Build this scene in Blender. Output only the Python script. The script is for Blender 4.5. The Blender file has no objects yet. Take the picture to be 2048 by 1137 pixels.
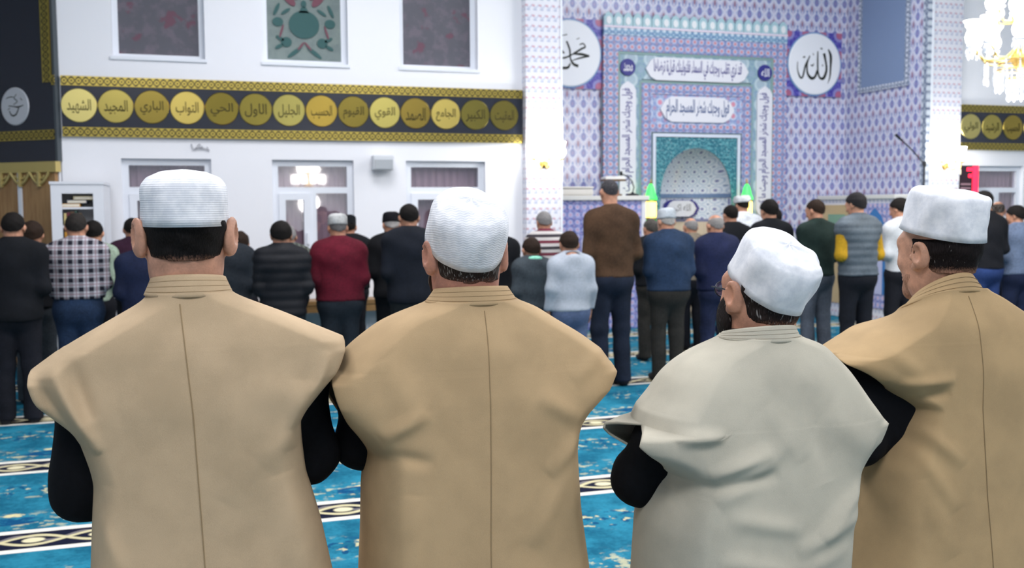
import bpy, bmesh, math, random
import numpy as np
from mathutils import Vector, Matrix
scene = bpy.context.scene
COL = scene.collection
random.seed(7)
# ------------------------------------------------------------------ camera
def make_camera():
    yaw, pit, roll = math.radians(18), math.atan(153/2000), 0.006
    fw = Vector((math.sin(yaw)*math.cos(pit), math.cos(yaw)*math.cos(pit), -math.sin(pit)))
    r0 = Vector((math.cos(yaw), -math.sin(yaw), 0)); u0 = r0.cross(fw)
    r = r0*math.cos(roll) - u0*math.sin(roll); u = r0*math.sin(roll) + u0*math.cos(roll)
    m = Matrix((r, u, -fw)).transposed().to_4x4(); m.translation = (0, 0, 1.65)
    cd = bpy.data.cameras.new('camera'); cd.sensor_width = 36; cd.lens = 36*2000/2048
    cd.clip_start = .05
    cd.dof.use_dof = True; cd.dof.focus_distance = 2.1; cd.dof.aperture_fstop = 6.0
    o = bpy.data.objects.new('camera', cd); COL.objects.link(o); o.matrix_world = m
    scene.camera = o
make_camera()
# ------------------------------------------------------------------ world, lights, exposure
w = bpy.data.worlds.new('world'); scene.world = w; w.use_nodes = True
w.node_tree.nodes['Background'].inputs[0].default_value = (.9, .95, 1, 1)
w.node_tree.nodes['Background'].inputs[1].default_value = .05
def area(name, loc, size, power, col=(1, .972, .985)):
    l = bpy.data.lights.new(name, 'AREA'); l.shape = 'SQUARE'; l.size = size; l.energy = power; l.color = col
    o = bpy.data.objects.new(name, l); COL.objects.link(o); o.location = loc
for x, y, p in [(-1, -1.5, 175), (4, -1.5, 175), (-1, 4.2, 185), (4, 4.2, 185), (9, 4.2, 185), (1.5, 8.1, 165), (7, 9.6, 160)]:
    area('ceiling_light', (x, y, 5.6), 2.2, p)
vs = scene.view_settings
vs.view_transform = 'Standard'; vs.look = 'None'; vs.gamma = 1; vs.exposure = 0.14; vs.use_curve_mapping = False
# ------------------------------------------------------------------ material helpers
def lin(c):
    return tuple(((v/255)/12.92 if v/255 <= .04045 else ((v/255+.055)/1.055)**2.4) for v in c)+(1,)
class V:
    """a scalar / vector / colour socket with arithmetic"""
    def __init__(s, t, k): s.t, s.k = t, k
    def _m(s, op, b=None, c=None, rev=False):
        n = s.t.nodes.new('ShaderNodeMath'); n.operation = op
        a = [s, b, c]
        if rev: a = [b, s, c]
        for i, q in enumerate(a):
            if q is None: continue
            if isinstance(q, V): s.t.links.new(q.k, n.inputs[i])
            else: n.inputs[i].default_value = q
        return V(s.t, n.outputs[0])
    def __add__(s, b): return s._m('ADD', b)
    __radd__ = __add__
    def __mul__(s, b): return s._m('MULTIPLY', b)
    __rmul__ = __mul__
    def __sub__(s, b): return s._m('SUBTRACT', b)
    def __rsub__(s, b): return s._m('SUBTRACT', b, rev=True)
    def __truediv__(s, b): return s._m('DIVIDE', b)
    def sin(s): return s._m('SINE')
    def abs(s): return s._m('ABSOLUTE')
    def frac(s): return s._m('FRACT')
    def floor(s): return s._m('FLOOR')
    def sqrt(s): return s._m('SQRT')
    def max(s, b): return s._m('MAXIMUM', b)
    def min(s, b): return s._m('MINIMUM', b)
    def sym(s): return (s.frac()-.5)                     # periodic, -0.5..0.5
    def step(s, a, b):                                   # smoothstep a->0, b->1
        n = s.t.nodes.new('ShaderNodeMapRange'); n.interpolation_type = 'SMOOTHSTEP'; n.clamp = True
        s.t.links.new(s.k, n.inputs[0]); 
        if a < b: n.inputs[1].default_value, n.inputs[2].default_value, n.inputs[3].default_value, n.inputs[4].default_value = a, b, 0, 1
        else: n.inputs[1].default_value, n.inputs[2].default_value, n.inputs[3].default_value, n.inputs[4].default_value = b, a, 1, 0
        return V(s.t, n.outputs[0])
class Mat:
    def __init__(s, name, col=(200, 200, 200), rough=.6, metal=0, spec=.5, **kw):
        s.m = bpy.data.materials.new(name); s.m.use_nodes = True; s.t = s.m.node_tree
        s.b = s.t.nodes['Principled BSDF']
        s.b.inputs['Base Color'].default_value = lin(col)
        s.b.inputs['Roughness'].default_value = rough; s.b.inputs['Metallic'].default_value = metal
        s.b.inputs['Specular IOR Level'].default_value = spec
        for k, v in kw.items(): s.b.inputs[k.replace('_', ' ')].default_value = v
        s.m.diffuse_color = lin(col)
    def coord(s, kind='Object'):
        n = s.t.nodes.new('ShaderNodeTexCoord'); sp = s.t.nodes.new('ShaderNodeSeparateXYZ')
        s.t.links.new(n.outputs[kind], sp.inputs[0])
        return [V(s.t, sp.outputs[i]) for i in range(3)]
    def comb(s, x, y, z=0):
        n = s.t.nodes.new('ShaderNodeCombineXYZ')
        for i, q in enumerate((x, y, z)):
            if isinstance(q, V): s.t.links.new(q.k, n.inputs[i])
            else: n.inputs[i].default_value = q
        return V(s.t, n.outputs[0])
    def noise(s, vec=None, scale=5, detail=3, rough=.5):
        n = s.t.nodes.new('ShaderNodeTexNoise'); n.inputs['Scale'].default_value = scale
        n.inputs['Detail'].default_value = detail; n.inputs['Roughness'].default_value = rough
        if vec is None:
            tc = s.t.nodes.new('ShaderNodeTexCoord'); s.t.links.new(tc.outputs['Object'], n.inputs[0])
        else: s.t.links.new(vec.k, n.inputs[0])
        return V(s.t, n.outputs[0])
    def mix(s, f, a, b):
        n = s.t.nodes.new('ShaderNodeMix'); n.data_type = 'RGBA'
        if isinstance(f, V): s.t.links.new(f.k, n.inputs[0])
        else: n.inputs[0].default_value = f
        for i, q in ((6, a), (7, b)):
            if isinstance(q, V): s.t.links.new(q.k, n.inputs[i])
            else: n.inputs[i].default_value = lin(q)
        return V(s.t, n.outputs[2])
    def color(s, v): s.t.links.new(v.k, s.b.inputs['Base Color']); return s
    def link(s, name, v): s.t.links.new(v.k, s.b.inputs[name]); return s
    def bump(s, v, strength=.3, dist=.01):
        n = s.t.nodes.new('ShaderNodeBump'); n.inputs['Strength'].default_value = strength; n.inputs['Distance'].default_value = dist
        s.t.links.new(v.k, n.inputs['Height']); s.t.links.new(n.outputs[0], s.b.inputs['Normal']); return s
    def emit(s, col, st):
        s.b.inputs['Emission Color'].default_value = lin(col); s.b.inputs['Emission Strength'].default_value = st; return s
_mc = {}
def plain(col, rough=.6, metal=0, spec=.4, name=None):
    k = (col, rough, metal, spec)
    if k not in _mc:
        _mc[k] = Mat(name or 'plain', col, rough, metal, spec).m
    return _mc[k]
def fabric(col, scale=60, amt=.12, rough=.9, bump=.15, name='fabric'):
    k = ('f', col, scale, amt)
    if k in _mc: return _mc[k]
    col = tuple(int(c*.86+sum(col)/3*.0) for c in col) if sum(col) < 420 else col
    g_ = sum(col)/3; col = tuple(int(c*.86+g_*.14) for c in col)
    M = Mat(name, col, rough, 0, .15)
    n = M.noise(scale=scale, detail=3); n2 = M.noise(scale=5, detail=2)
    d = tuple(int(c*(1-amt*1.6)) for c in col); l = tuple(min(255, int(c*(1+amt))) for c in col)
    M.color(M.mix((n*.45+n2*.55).step(.3, .7), d, l)); M.bump(n, bump, .004)
    _mc[k] = M.m; return M.m
# ------------------------------------------------------------------ object helpers
def tag(o, label, cat, group=None):
    o['label'] = label; o['category'] = cat
    if group: o['group'] = group
    return o
def struct(o): o['kind'] = 'structure'; return o
def link(name, me, mat=None, parent=None, smooth=False):
    o = bpy.data.objects.new(name, me); COL.objects.link(o)
    if mat is not None and not me.materials: me.materials.append(mat)
    if parent is not None: o.parent = parent
    if smooth: me.polygons.foreach_set('use_smooth', np.ones(len(me.polygons), bool))
    return o
def empty(name, loc=(0, 0, 0), rz=0):
    o = bpy.data.objects.new(name, None); COL.objects.link(o); o.location = loc; o.rotation_euler = (0, 0, rz); o.empty_display_size = .1
    return o
class MB:
    def __init__(s): s.v, s.f = [], []
    def box(s, x0, x1, y0, y1, z0, z1):
        b = len(s.v)
        s.v += [(x, y, z) for z in (z0, z1) for y in (y0, y1) for x in (x0, x1)]
        s.f += [tuple(b+i for i in q) for q in ((0, 2, 3, 1), (4, 5, 7, 6), (0, 1, 5, 4), (2, 6, 7, 3), (0, 4, 6, 2), (1, 3, 7, 5))]
        return s
    def tube(s, pts, r, n=10, closed=False):
        P = [Vector(p) for p in pts]; b = len(s.v); rs = r if isinstance(r, (list, tuple)) else [r]*len(P)
        up = None
        for i, p in enumerate(P):
            t = (P[min(i+1, len(P)-1)]-P[max(i-1, 0)]).normalized()
            if up is None: up = Vector((0, 0, 1)) if abs(t.z) < .9 else Vector((1, 0, 0))
            a = t.cross(up).normalized(); c = a.cross(t).normalized(); up = c
            for k in range(n):
                g = 2*math.pi*k/n; s.v.append(tuple(p+(a*math.cos(g)+c*math.sin(g))*rs[i]))
        for i in range(len(P)-1):
            for k in range(n):
                s.f.append((b+i*n+k, b+i*n+(k+1) % n, b+(i+1)*n+(k+1) % n, b+(i+1)*n+k))
        s.f.append(tuple(b+k for k in reversed(range(n)))); e = b+(len(P)-1)*n; s.f.append(tuple(e+k for k in range(n)))
        return s
    def lathe(s, prof, c=(0, 0, 0), n=20, axis='z'):
        b = len(s.v); m = len(prof)
        for r, h in prof:
            for k in range(n):
                g = 2*math.pi*k/n; x, y = r*math.cos(g), r*math.sin(g)
                s.v.append((c[0]+x, c[1]+y, c[2]+h) if axis == 'z' else (c[0]+x, c[1]-h, c[2]+y))
        for i in range(m-1):
            for k in range(n):
                q = (b+i*n+k, b+i*n+(k+1) % n, b+(i+1)*n+(k+1) % n, b+(i+1)*n+k)
                s.f.append(q if axis == 'z' else q)
        s.f.append(tuple(b+k for k in reversed(range(n)))); e = b+(m-1)*n; s.f.append(tuple(e+k for k in range(n)))
        return s
    def poly(s, pts, y0, y1):
        """prism of an (x,z) outline between y0 and y1 (outline must be star-shaped/convex enough for an ngon)"""
        b = len(s.v); n = len(pts)
        s.v += [(x, y0, z) for x, z in pts]+[(x, y1, z) for x, z in pts]
        s.f.append(tuple(b+i for i in range(n))); s.f.append(tuple(b+n+i for i in reversed(range(n))))
        for i in range(n): s.f.append((b+i, b+n+i, b+n+(i+1) % n, b+(i+1) % n))
        return s
    def mesh(s, name):
        me = bpy.data.meshes.new(name); me.from_pydata(s.v, [], s.f); me.validate()
        bm = bmesh.new(); bm.from_mesh(me); bmesh.ops.recalc_face_normals(bm, faces=bm.faces); bm.to_mesh(me); bm.free()
        return me
    def build(s, name, mat, parent=None, bevel=0, smooth=False):
        o = link(name, s.mesh(name), mat, parent, smooth)
        if bevel:
            md = o.modifiers.new('bevel', 'BEVEL'); md.width = bevel; md.segments = 2; md.limit_method = 'ANGLE'
        return o
def box(name, x, y, z, mat, parent=None, bevel=0): return MB().box(*x, *y, *z).build(name, mat, parent, bevel)
def holed(name, x0, x1, y0, y1, z0, z1, holes, mat):
    """wall slab facing -Y with rectangular openings (x0,x1,z0,z1)"""
    xs = sorted({x0, x1, *[h[0] for h in holes], *[h[1] for h in holes]}); zs = sorted({z0, z1, *[h[2] for h in holes], *[h[3] for h in holes]})
    mb = MB()
    for i in range(len(xs)-1):
        for k in range(len(zs)-1):
            cx, cz = (xs[i]+xs[i+1])/2, (zs[k]+zs[k+1])/2
            if any(h[0] < cx < h[1] and h[2] < cz < h[3] for h in holes): continue
            mb.box(xs[i], xs[i+1], y0, y1, zs[k], zs[k+1])
    return struct(mb.build(name, mat))
# Arabic lettering: contextual forms in visual order, flat print meshes
BASE = dict(zip('ابتثجحخدذرزسشصضطظعغفقكلمنهوي', (0xFE8D, 0xFE8F, 0xFE95, 0xFE99, 0xFE9D, 0xFEA1, 0xFEA5, 0xFEA9, 0xFEAB, 0xFEAD, 0xFEAF, 0xFEB1, 0xFEB5, 0xFEB9, 0xFEBD, 0xFEC1, 0xFEC5, 0xFEC9, 0xFECD, 0xFED1, 0xFED5, 0xFED9, 0xFEDD, 0xFEE1, 0xFEE5, 0xFEE9, 0xFEED, 0xFEF1)))
def shape_ar(s):
    out = []
    for i, c in enumerate(s):
        if c not in BASE: out.append(c); continue
        pv = i > 0 and s[i-1] in BASE and s[i-1] not in 'ادذرزو'
        nx = c not in 'ادذرزو' and i+1 < len(s) and s[i+1] in BASE
        out.append(chr(BASE[c]+((1 if pv else 0) if c in 'ادذرزو' else 3 if pv and nx else 2 if nx else 1 if pv else 0)))
    return ''.join(reversed(out))
def lettering(s, mat, parent, cx, y, cz, w, h, vertical=False, bold=.0, name='lettering'):
    cu = bpy.data.curves.new('text', 'FONT'); cu.body = shape_ar(s); cu.size = 1; cu.offset = bold; cu.resolution_u = 3
    t = bpy.data.objects.new('text', cu); COL.objects.link(t); bpy.context.view_layer.update()
    me = bpy.data.meshes.new_from_object(t.evaluated_get(bpy.context.evaluated_depsgraph_get()))
    bpy.data.objects.remove(t); bpy.data.curves.remove(cu)
    n = len(me.vertices); a = np.empty(n*3); me.vertices.foreach_get('co', a); a = a.reshape(-1, 3)
    lo, hi = a.min(0), a.max(0); p = (a[:, :2]-lo[:2])/(hi[:2]-lo[:2])-.5
    if vertical: p = np.stack([-p[:, 1], p[:, 0]], 1)
    q = np.stack([cx+p[:, 0]*w, np.full(n, y), cz+p[:, 1]*h], 1); me.vertices.foreach_set('co', q.ravel()); me.update()
    me.materials.clear()
    return link(name, me, mat, parent)
def strokes(name, lines, mat, parent, cx, y, cz, s):
    """brush strokes: each a list of (u, v, half-width)"""
    mb = MB()
    for L in lines:
        P = np.array(L, float); k = len(P); t = np.linspace(0, k-1, (k-1)*8+1)
        # Catmull-Rom
        Q = []
        for u in t:
            i = min(int(u), k-2); f = u-i
            a, b, c, d = P[max(i-1, 0)], P[i], P[i+1], P[min(i+2, k-1)]
            Q.append(.5*((2*b)+(c-a)*f+(2*a-5*b+4*c-d)*f*f+(3*b-a-3*c+d)*f**3))
        Q = np.array(Q); d = np.gradient(Q[:, :2], axis=0); d /= np.linalg.norm(d, axis=1)[:, None]+1e-9
        nrm = np.stack([-d[:, 1], d[:, 0]], 1)*np.maximum(Q[:, 2:3], .004)
        A, B = Q[:, :2]+nrm, Q[:, :2]-nrm; b0 = len(mb.v)
        for p, q in zip(A, B): mb.v += [(cx+p[0]*s, y, cz+p[1]*s), (cx+q[0]*s, y, cz+q[1]*s)]
        for i in range(len(Q)-1): mb.f.append((b0+2*i, b0+2*i+1, b0+2*i+3, b0+2*i+2))
    return mb.build(name, mat, parent)
# ------------------------------------------------------------------ surface materials
def carpet():
    M = Mat('carpet', (24, 132, 172), .95, 0, .1)
    x, y, z = M.coord()
    r = (y-4.6).__truediv__(1.59).frac()*1.59-.81          # 0 at the middle of each border stripe
    nz = M.noise(scale=3.5, detail=6, rough=.65); nf = M.noise(scale=40, detail=2)
    base = M.mix((nz*.8+nf*.2).step(.36, .66), (14, 84, 110), (40, 124, 150))
    # floral spray on the far side of the stripe
    px = (x/.62).sym()*.62
    e1 = ((px/.17)*(px/.17)+((r-.36)/.075)*((r-.36)/.075)).sqrt()
    fl = M.noise(M.comb(x*1.0, y*1.3), 13, 4, .6)
    env = (r-.34).abs().step(.24, .05)
    cream = (fl.step(.52, .6))*env*.6
    deep = e1.step(1.05, .8)
    c = M.mix(cream, base, (205, 196, 150)); c = M.mix(deep*fl.step(.35, .5), c, (8, 70, 112))
    petals = (((px/.06)*(px/.06)+((r-.47)/.04)*((r-.47)/.04)).sqrt()).step(1.05, .8)
    c = M.mix(petals*fl.step(.42, .56), c, (206, 196, 150))
    # near-side sprigs
    env2 = (r+.62).abs().step(.2, .08)
    c = M.mix(env2*M.noise(M.comb(x, y), 17, 3).step(.55, .6), c, (10, 70, 108))
    c = M.mix(env2*M.noise(M.comb(x+9, y), 15, 3).step(.57, .64)*.75, c, (205, 196, 150))
    # border stripe
    band = r.abs().step(.132, .124); edge = r.abs().step(.19, .18)
    k = x*(2*math.pi/.62)
    w1 = (r-k.sin()*.075).abs(); w2 = (r+k.sin()*.075).abs(); w3 = (r-((k*2.).sin())*.05-.03).abs()
    line = (w1.min(w2)).step(.024, .012); grey = w3.step(.02, .01)
    dots = ((((x/.31).sym()*.31/.055)*((x/.31).sym()*.31/.055)+(r/.04)*(r/.04)).sqrt()).step(1.1, .8)
    b = M.mix(grey, (18, 22, 44), (112, 108, 112)); b = M.mix(line, b, (196, 188, 150)); b = M.mix(dots, b, (212, 204, 168))
    c = M.mix(edge, c, (218, 216, 206)); c = M.mix(band, c, b)
    M.color(c); M.bump(nf, .4, .004); return M.m
def palmette(name, ax=0):
    """tile wall: ogee lattice with blue palmettes and small red tulips"""
    M = Mat(name, (170, 175, 215), .22, 0, .5)
    co = M.coord(); x, z = co[ax], co[2]
    a, b = .165, .23
    u = (x/a).sym(); v = (z/b).sym(); u2 = (x/a+.5).sym(); v2 = (z/b+.5).sym()
    wob = (v*6.283).sin().abs()*.06
    d1 = u.abs()+v.abs(); d2 = u2.abs()+v2.abs()
    c = M.mix(d1.step(.52, .48), (186, 184, 208), (156, 166, 206))
    c = M.mix(((d1-.5).abs()+wob*0).step(.10, .03), c, (206, 208, 222))
    drop = ((u/.23)*(u/.23)+((v+.02)/.25)*((v+.02)/.25)).sqrt()
    c = M.mix((drop-1.25).abs().step(.22, .05), c, (204, 208, 224)); c = M.mix(drop.step(1.05, .85), c, (122, 128, 180)); c = M.mix(drop.step(.5, .3), c, (142, 136, 180))
    up = ((u/.12)*(u/.12)+((v-.36)/.12)*((v-.36)/.12)).sqrt(); c = M.mix(up.step(1.1, .8), c, (132, 146, 192))
    t = ((u2/.10)*(u2/.10)+((v2-.05)/.2)*((v2-.05)/.2)).sqrt(); c = M.mix(t.step(1.1, .8), c, (146, 108, 128))
    lf = (((u2.abs()-.16)/.07)*((u2.abs()-.16)/.07)+((v2+.1)/.2)*((v2+.1)/.2)).sqrt(); c = M.mix(lf.step(1.1, .8), c, (138, 150, 192))
    M.color(c); return M.m
def pillar_tile():
    M = Mat('pillar_tile', (225, 226, 238), .2, 0, .5)
    x, y, z = M.coord(); h = x+y
    u = (h/.085).sym(); v = (z/.12).sym()
    s = ((v*2.4)+((u*6.283).sin()*.35)).abs(); c = M.mix(s.step(.34, .16), (222, 223, 232), (194, 200, 218))
    t = ((h/.085+v*.6).sym()).abs(); c = M.mix((v-.12).abs().step(.13, .06)*t.step(.26, .16), c, (202, 166, 180))
    c = M.mix((v+.3).abs().step(.1, .05)*t.step(.3, .2), c, (176, 184, 208)); M.color(c); return M.m
def border_tile(name, bg, d1, d2, period=.12, ax=0):
    """small flower border: two staggered rows of round blossoms on a scrolled ground"""
    M = Mat(name, bg, .3, 0, .4); co = M.coord(); x, z = co[ax], co[2]
    n = M.noise(M.comb(x, z), 26, 3); u = (x/period).sym(); v = (z/period).sym(); u2 = (x/period+.5).sym(); v2 = (z/period+.5).sym()
    c = M.mix(n.step(.44, .56), bg, d2)
    r1 = (u*u+v*v).sqrt(); r2 = (u2*u2+v2*v2).sqrt()
    c = M.mix((r1-.28).abs().step(.1, .04), c, tuple(int(.55*p+.45*q) for p, q in zip(bg, (226, 230, 240)))); c = M.mix(r1.step(.24, .17), c, d1)
    c = M.mix(r2.step(.2, .13), c, tuple(int(.5*(p+q)) for p, q in zip(d1, d2))); M.color(c); return M.m
def scroll_tile(name, c1, c2):
    M = Mat(name, c1, .3, 0, .4); x, y, z = M.coord(); n = M.noise(M.comb(x, z), 16, 3); n2 = M.noise(M.comb(x+3, z), 40, 2); c = M.mix((n-.5).abs().step(.05, .02), c1, c2); c = M.mix(n2.step(.62, .68), c, (176, 206, 208)); M.color(c); return M.m
def star_tile():
    M = Mat('star_tile', (205, 214, 228), .25, 0, .5); x, y, z = M.coord(); p = .14
    h = x
    u = (h/p).sym(); v = (z/p).sym(); u2 = (h/p+.5).sym(); v2 = (z/p+.5).sym()
    r = (u*u+v*v).sqrt(); r2 = (u2*u2+v2*v2).sqrt(); n = M.noise(M.comb(h, z), 40, 2)
    c = M.mix(n.step(.4, .65), (226, 231, 240), (206, 218, 232)); c = M.mix((r-.4).abs().step(.05, .02)*.7, c, (150, 174, 204))
    c = M.mix(r.step(.17, .1), c, (122, 126, 176)); c = M.mix(r2.step(.13, .08), c, (140, 158, 190)); M.color(c); return M.m
def gold_lattice(name, ax=0, p=.14, width=.1, z0=0):
    """gilded strip with dark interlaced loops; the loops run along ax, z0 is the strip's middle"""
    M = Mat(name, (176, 148, 40), .3, 1, .5); co = M.coord(); a, b = (co[ax], co[2]-z0) if ax != 2 else (co[2], co[0]-z0)
    k = a*(6.283/p); s = k.sin()*(width*.36)
    d = ((b-s).abs()).min((b+s).abs()); k2 = (a+p*.5)*(6.283/p*2)
    dk = d.step(.012, .006); dot = ((a/p*2).sym().abs()*p*.5+b.abs()).step(.016, .008)
    m = dk.max(dot)
    M.color(M.mix(m, (186, 166, 84), (40, 36, 18))); M.link('Metallic', 1-m*.8); return M.m
def wood(name, c1, c2, ax=2):
    M = Mat(name, c1, .45, 0, .4); x, y, z = M.coord()
    n = M.noise(M.comb(x*9 if ax == 2 else x, y*9, z if ax == 2 else z*9), 3, 5, .6); M.color(M.mix(n.step(.3, .7), c1, c2)); return M.m
def print_blind(name, c1, c2, c3):
    M = Mat(name, c1, .9, 0, .1); x, y, z = M.coord()
    n = M.noise(scale=8, detail=4, rough=.6); n2 = M.noise(M.comb(x+5, z), 5, 3); c = M.mix(n.step(.45, .65), c1, c2)
    c = M.mix(n2.step(.6, .68), c, c3); M.color(c); return M.m
def glass_pane():
    M = Mat('window_glass', (40, 40, 50), .03, 0, .6); t = M.t
    tr = t.nodes.new('ShaderNodeBsdfTransparent'); tr.inputs[0].default_value = (.93, .91, .95, 1)
    gl = t.nodes.new('ShaderNodeBsdfGlossy'); gl.inputs['Roughness'].default_value = .03
    mx = t.nodes.new('ShaderNodeMixShader'); mx.inputs[0].default_value = .16
    t.links.new(tr.outputs[0], mx.inputs[1]); t.links.new(gl.outputs[0], mx.inputs[2])
    t.links.new(mx.outputs[0], t.nodes['Material Output'].inputs[0]); return M.m
WHITE = Mat('white_paint', (234, 236, 242), .7, 0, .2).m
UPVC = plain((226, 231, 240), .35, 0, .4, 'white_plastic')
BLACK = Mat('black_lacquer', (34, 38, 50), .22, 0, .5).m
GOLDL = gold_lattice('gold_lattice', 0, .14, .1)
GLASS = glass_pane()
PAL_X, PAL_Y = palmette('palmette_tile', 0), palmette('palmette_tile_side', 1)
PILLAR = pillar_tile()
INK = plain((28, 34, 26), .5, 0, .3, 'ink')
# ------------------------------------------------------------------ room shell
struct(box('floor', (-7, 15), (-8, 14.2), (-.1, 0), carpet()))
struct(box('ceiling', (-7, 15), (-8, 14.2), (6, 6.1), WHITE))
struct(box('wall_back', (-7, 15), (-8.2, -8), (0, 6), WHITE))
struct(box('wall_right', (15, 15.2), (-8, 14.2), (0, 6), WHITE))
struct(box('wall_left', (-7.2, -7), (-8, 14.2), (0, 6), WHITE))
UP = [(-.69, .25), (.86, 1.8), (2.40, 3.33)]; LO = [(-.64, .28), (.93, 1.84), (2.45, 3.41)]
holed('wall_qibla', -1.22, 3.88, 11.5, 11.85, 0, 6, [(a, b, 3.26, 5.1) for a, b in UP]+[(a, b, .8, 2.2) for a, b in LO], WHITE)
struct(box('wall_qibla_right', (10.27, 10.65), (11.5, 11.85), (0, 6), WHITE))
holed('wall_qibla_far', 10.65, 15, 11.5, 11.85, 0, 6, [(10.68, 11.5, .8, 2.2)], WHITE)
# diagonal corner wall at the left
ang = math.radians(180-40)
corner = struct(box('wall_corner', (0, 4), (.0, .3), (0, 6), WHITE)); corner.location = (-1.25, 11.5, 0); corner.rotation_euler = (0, 0, math.radians(-40))
corner.data.transform(Matrix.Translation((-4, 0, 0)))
# tiled pillars and alcove
struct(box('pillar_left', (3.88, 4.33), (11.36, 13.5), (0, 6), PILLAR))
struct(box('pillar_right', (9.76, 10.27), (11.4, 13.5), (0, 6), PILLAR))
holed('wall_alcove', 4.33, 9.76, 13.2, 13.5, 0, 6, [(6.52, 7.70, 0, 2.52)], PAL_X)
struct(box('wall_alcove_side', (9.7, 9.76), (11.42, 13.2), (0, 6), PAL_Y))
TEALB = border_tile('teal_border', (150, 176, 190), (220, 228, 232), (96, 120, 140), .1, 2)
for i, (xx, y0) in enumerate([(9.69, 11.42)]):
    t = struct(MB().box(9.685, 9.76, 11.39, 11.5, 0, 6).build('trim_1', border_tile('teal_edge', (148, 160, 178), (196, 206, 214), (90, 104, 130), .11, 1)))
struct(box('trim_2', (4.315, 4.34), (11.35, 11.38), (0, 6), UPVC)); struct(box('trim_3', (9.74, 9.775), (11.38, 11.42), (0, 6), UPVC))
# blue-grey window panel in the alcove side wall, sill sloping with a ball-ended tile border
pn = empty('window_4', (0, 0, 0)); struct(pn)
box('window_pane', (9.675, 9.70), (11.84, 12.8), (3.4, 6), Mat('blue_glaze', (118, 138, 172), .5).m, pn)
for y0, y1, z0, z1 in [(11.77, 11.84, 3.33, 6), (12.8, 12.87, 3.33, 6), (11.84, 12.8, 3.33, 3.4)]:
    box('tile_border', (9.665, 9.70), (y0, y1), (z0, z1), border_tile('bead_border', (150, 160, 180), (208, 214, 224), (96, 110, 132), .07, 1), pn)
# ------------------------------------------------------------------ windows
def upper_window(n, a, b, blind):
    e = struct(empty('window_%d' % n, (0, 11.62, 0)))
    def P(nm, x, z, y=(0, .07), m=UPVC, par=e): return box(nm, x, y, z, m, par)
    z0, z1 = 3.26, 5.1
    P('window_frame', (a, a+.06), (z0, z1)); P('window_frame', (b-.06, b), (z0, z1)); P('window_frame', (a+.06, b-.06), (z0, z0+.06)); P('window_frame', (a+.06, b-.06), (z1-.06, z1))
    P('pane', (a+.06, b-.06), (z0+.06, z1-.06), (.05, .06), GLASS)
    P('window_sill', (a-.02, b+.02), (z0-.02, z0+.015), (-.14, 0))
    s = P('roller_blind', (a+.05, b-.05), (z0+.05, z1-.05), (.01, .02), blind)
    P('backing', (a, b), (z0, z1), (.09, .1), plain((30, 30, 36)))
    return e, s
B1 = print_blind('printed_blind', (98, 98, 106), (112, 106, 116), (112, 84, 96))
upper_window(1, *UP[0], B1); e2, bl2 = upper_window(2, *UP[1], print_blind('printed_blind_green', (128, 140, 138), (120, 132, 132), (132, 144, 140))); upper_window(3, *UP[2], B1)
GREEN, PINK = plain((62, 96, 96), .9), plain((118, 78, 90), .9)
def ell(cx, cz, rx, rz, rot=0, n=22):
    c, s = math.cos(rot), math.sin(rot)
    return [(cx+rx*math.cos(t)*c-rz*math.sin(t)*s, cz+rx*math.cos(t)*s+rz*math.sin(t)*c) for t in [2*math.pi*i/n for i in range(n)]]
def printed(name, shapes, mat, parent, y0=-.002, y1=.008):
    mb = MB()
    for p in shapes: mb.poly(p, y0, y1)
    return mb.build(name, mat, parent)
cx, cz = 1.33, 3.72
g = [ell(cx, cz, .17, .155), [(cx-.06, cz+.13), (cx+.06, cz+.13), (cx+.02, cz+.2), (cx-.02, cz+.2)], ell(cx, cz+.23, .03, .04)]
for s in (-1, 1):
    g += [ell(cx+s*.29, cz+.02, .06, .05), ell(cx+s*.2, cz-.2, .06, .055), ell(cx+s*.27, cz-.16, .05, .02, s*.5), ell(cx+s*.28, cz-.25, .05, .02, -s*.5), ell(cx+s*.11, cz-.31, .1, .022, -s*.65), ell(cx+s*.3, cz+.16, .075, .02, s*2.0), ell(cx+s*.2, cz+.14, .06, .018, -s*.6), ell(cx+s*.34, cz+.36, .07, .03, s*.8)]
printed('green_print', g, GREEN, bl2)
g = []
for s in (-1, 1):
    g += [ell(cx+s*.17, cz+.29, .045, .11, -s*.7), ell(cx+s*.14, cz+.33, .02, .09, -s*.9), ell(cx+s*.04, cz-.24, .06, .012, -s*.9), ell(cx+s*.25, cz-.08, .012, .08, s*.3)]
printed('pink_print', g, PINK, bl2, -.003, .008)
CURT = Mat('mauve_curtain', (176, 156, 162), .9).m
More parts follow.
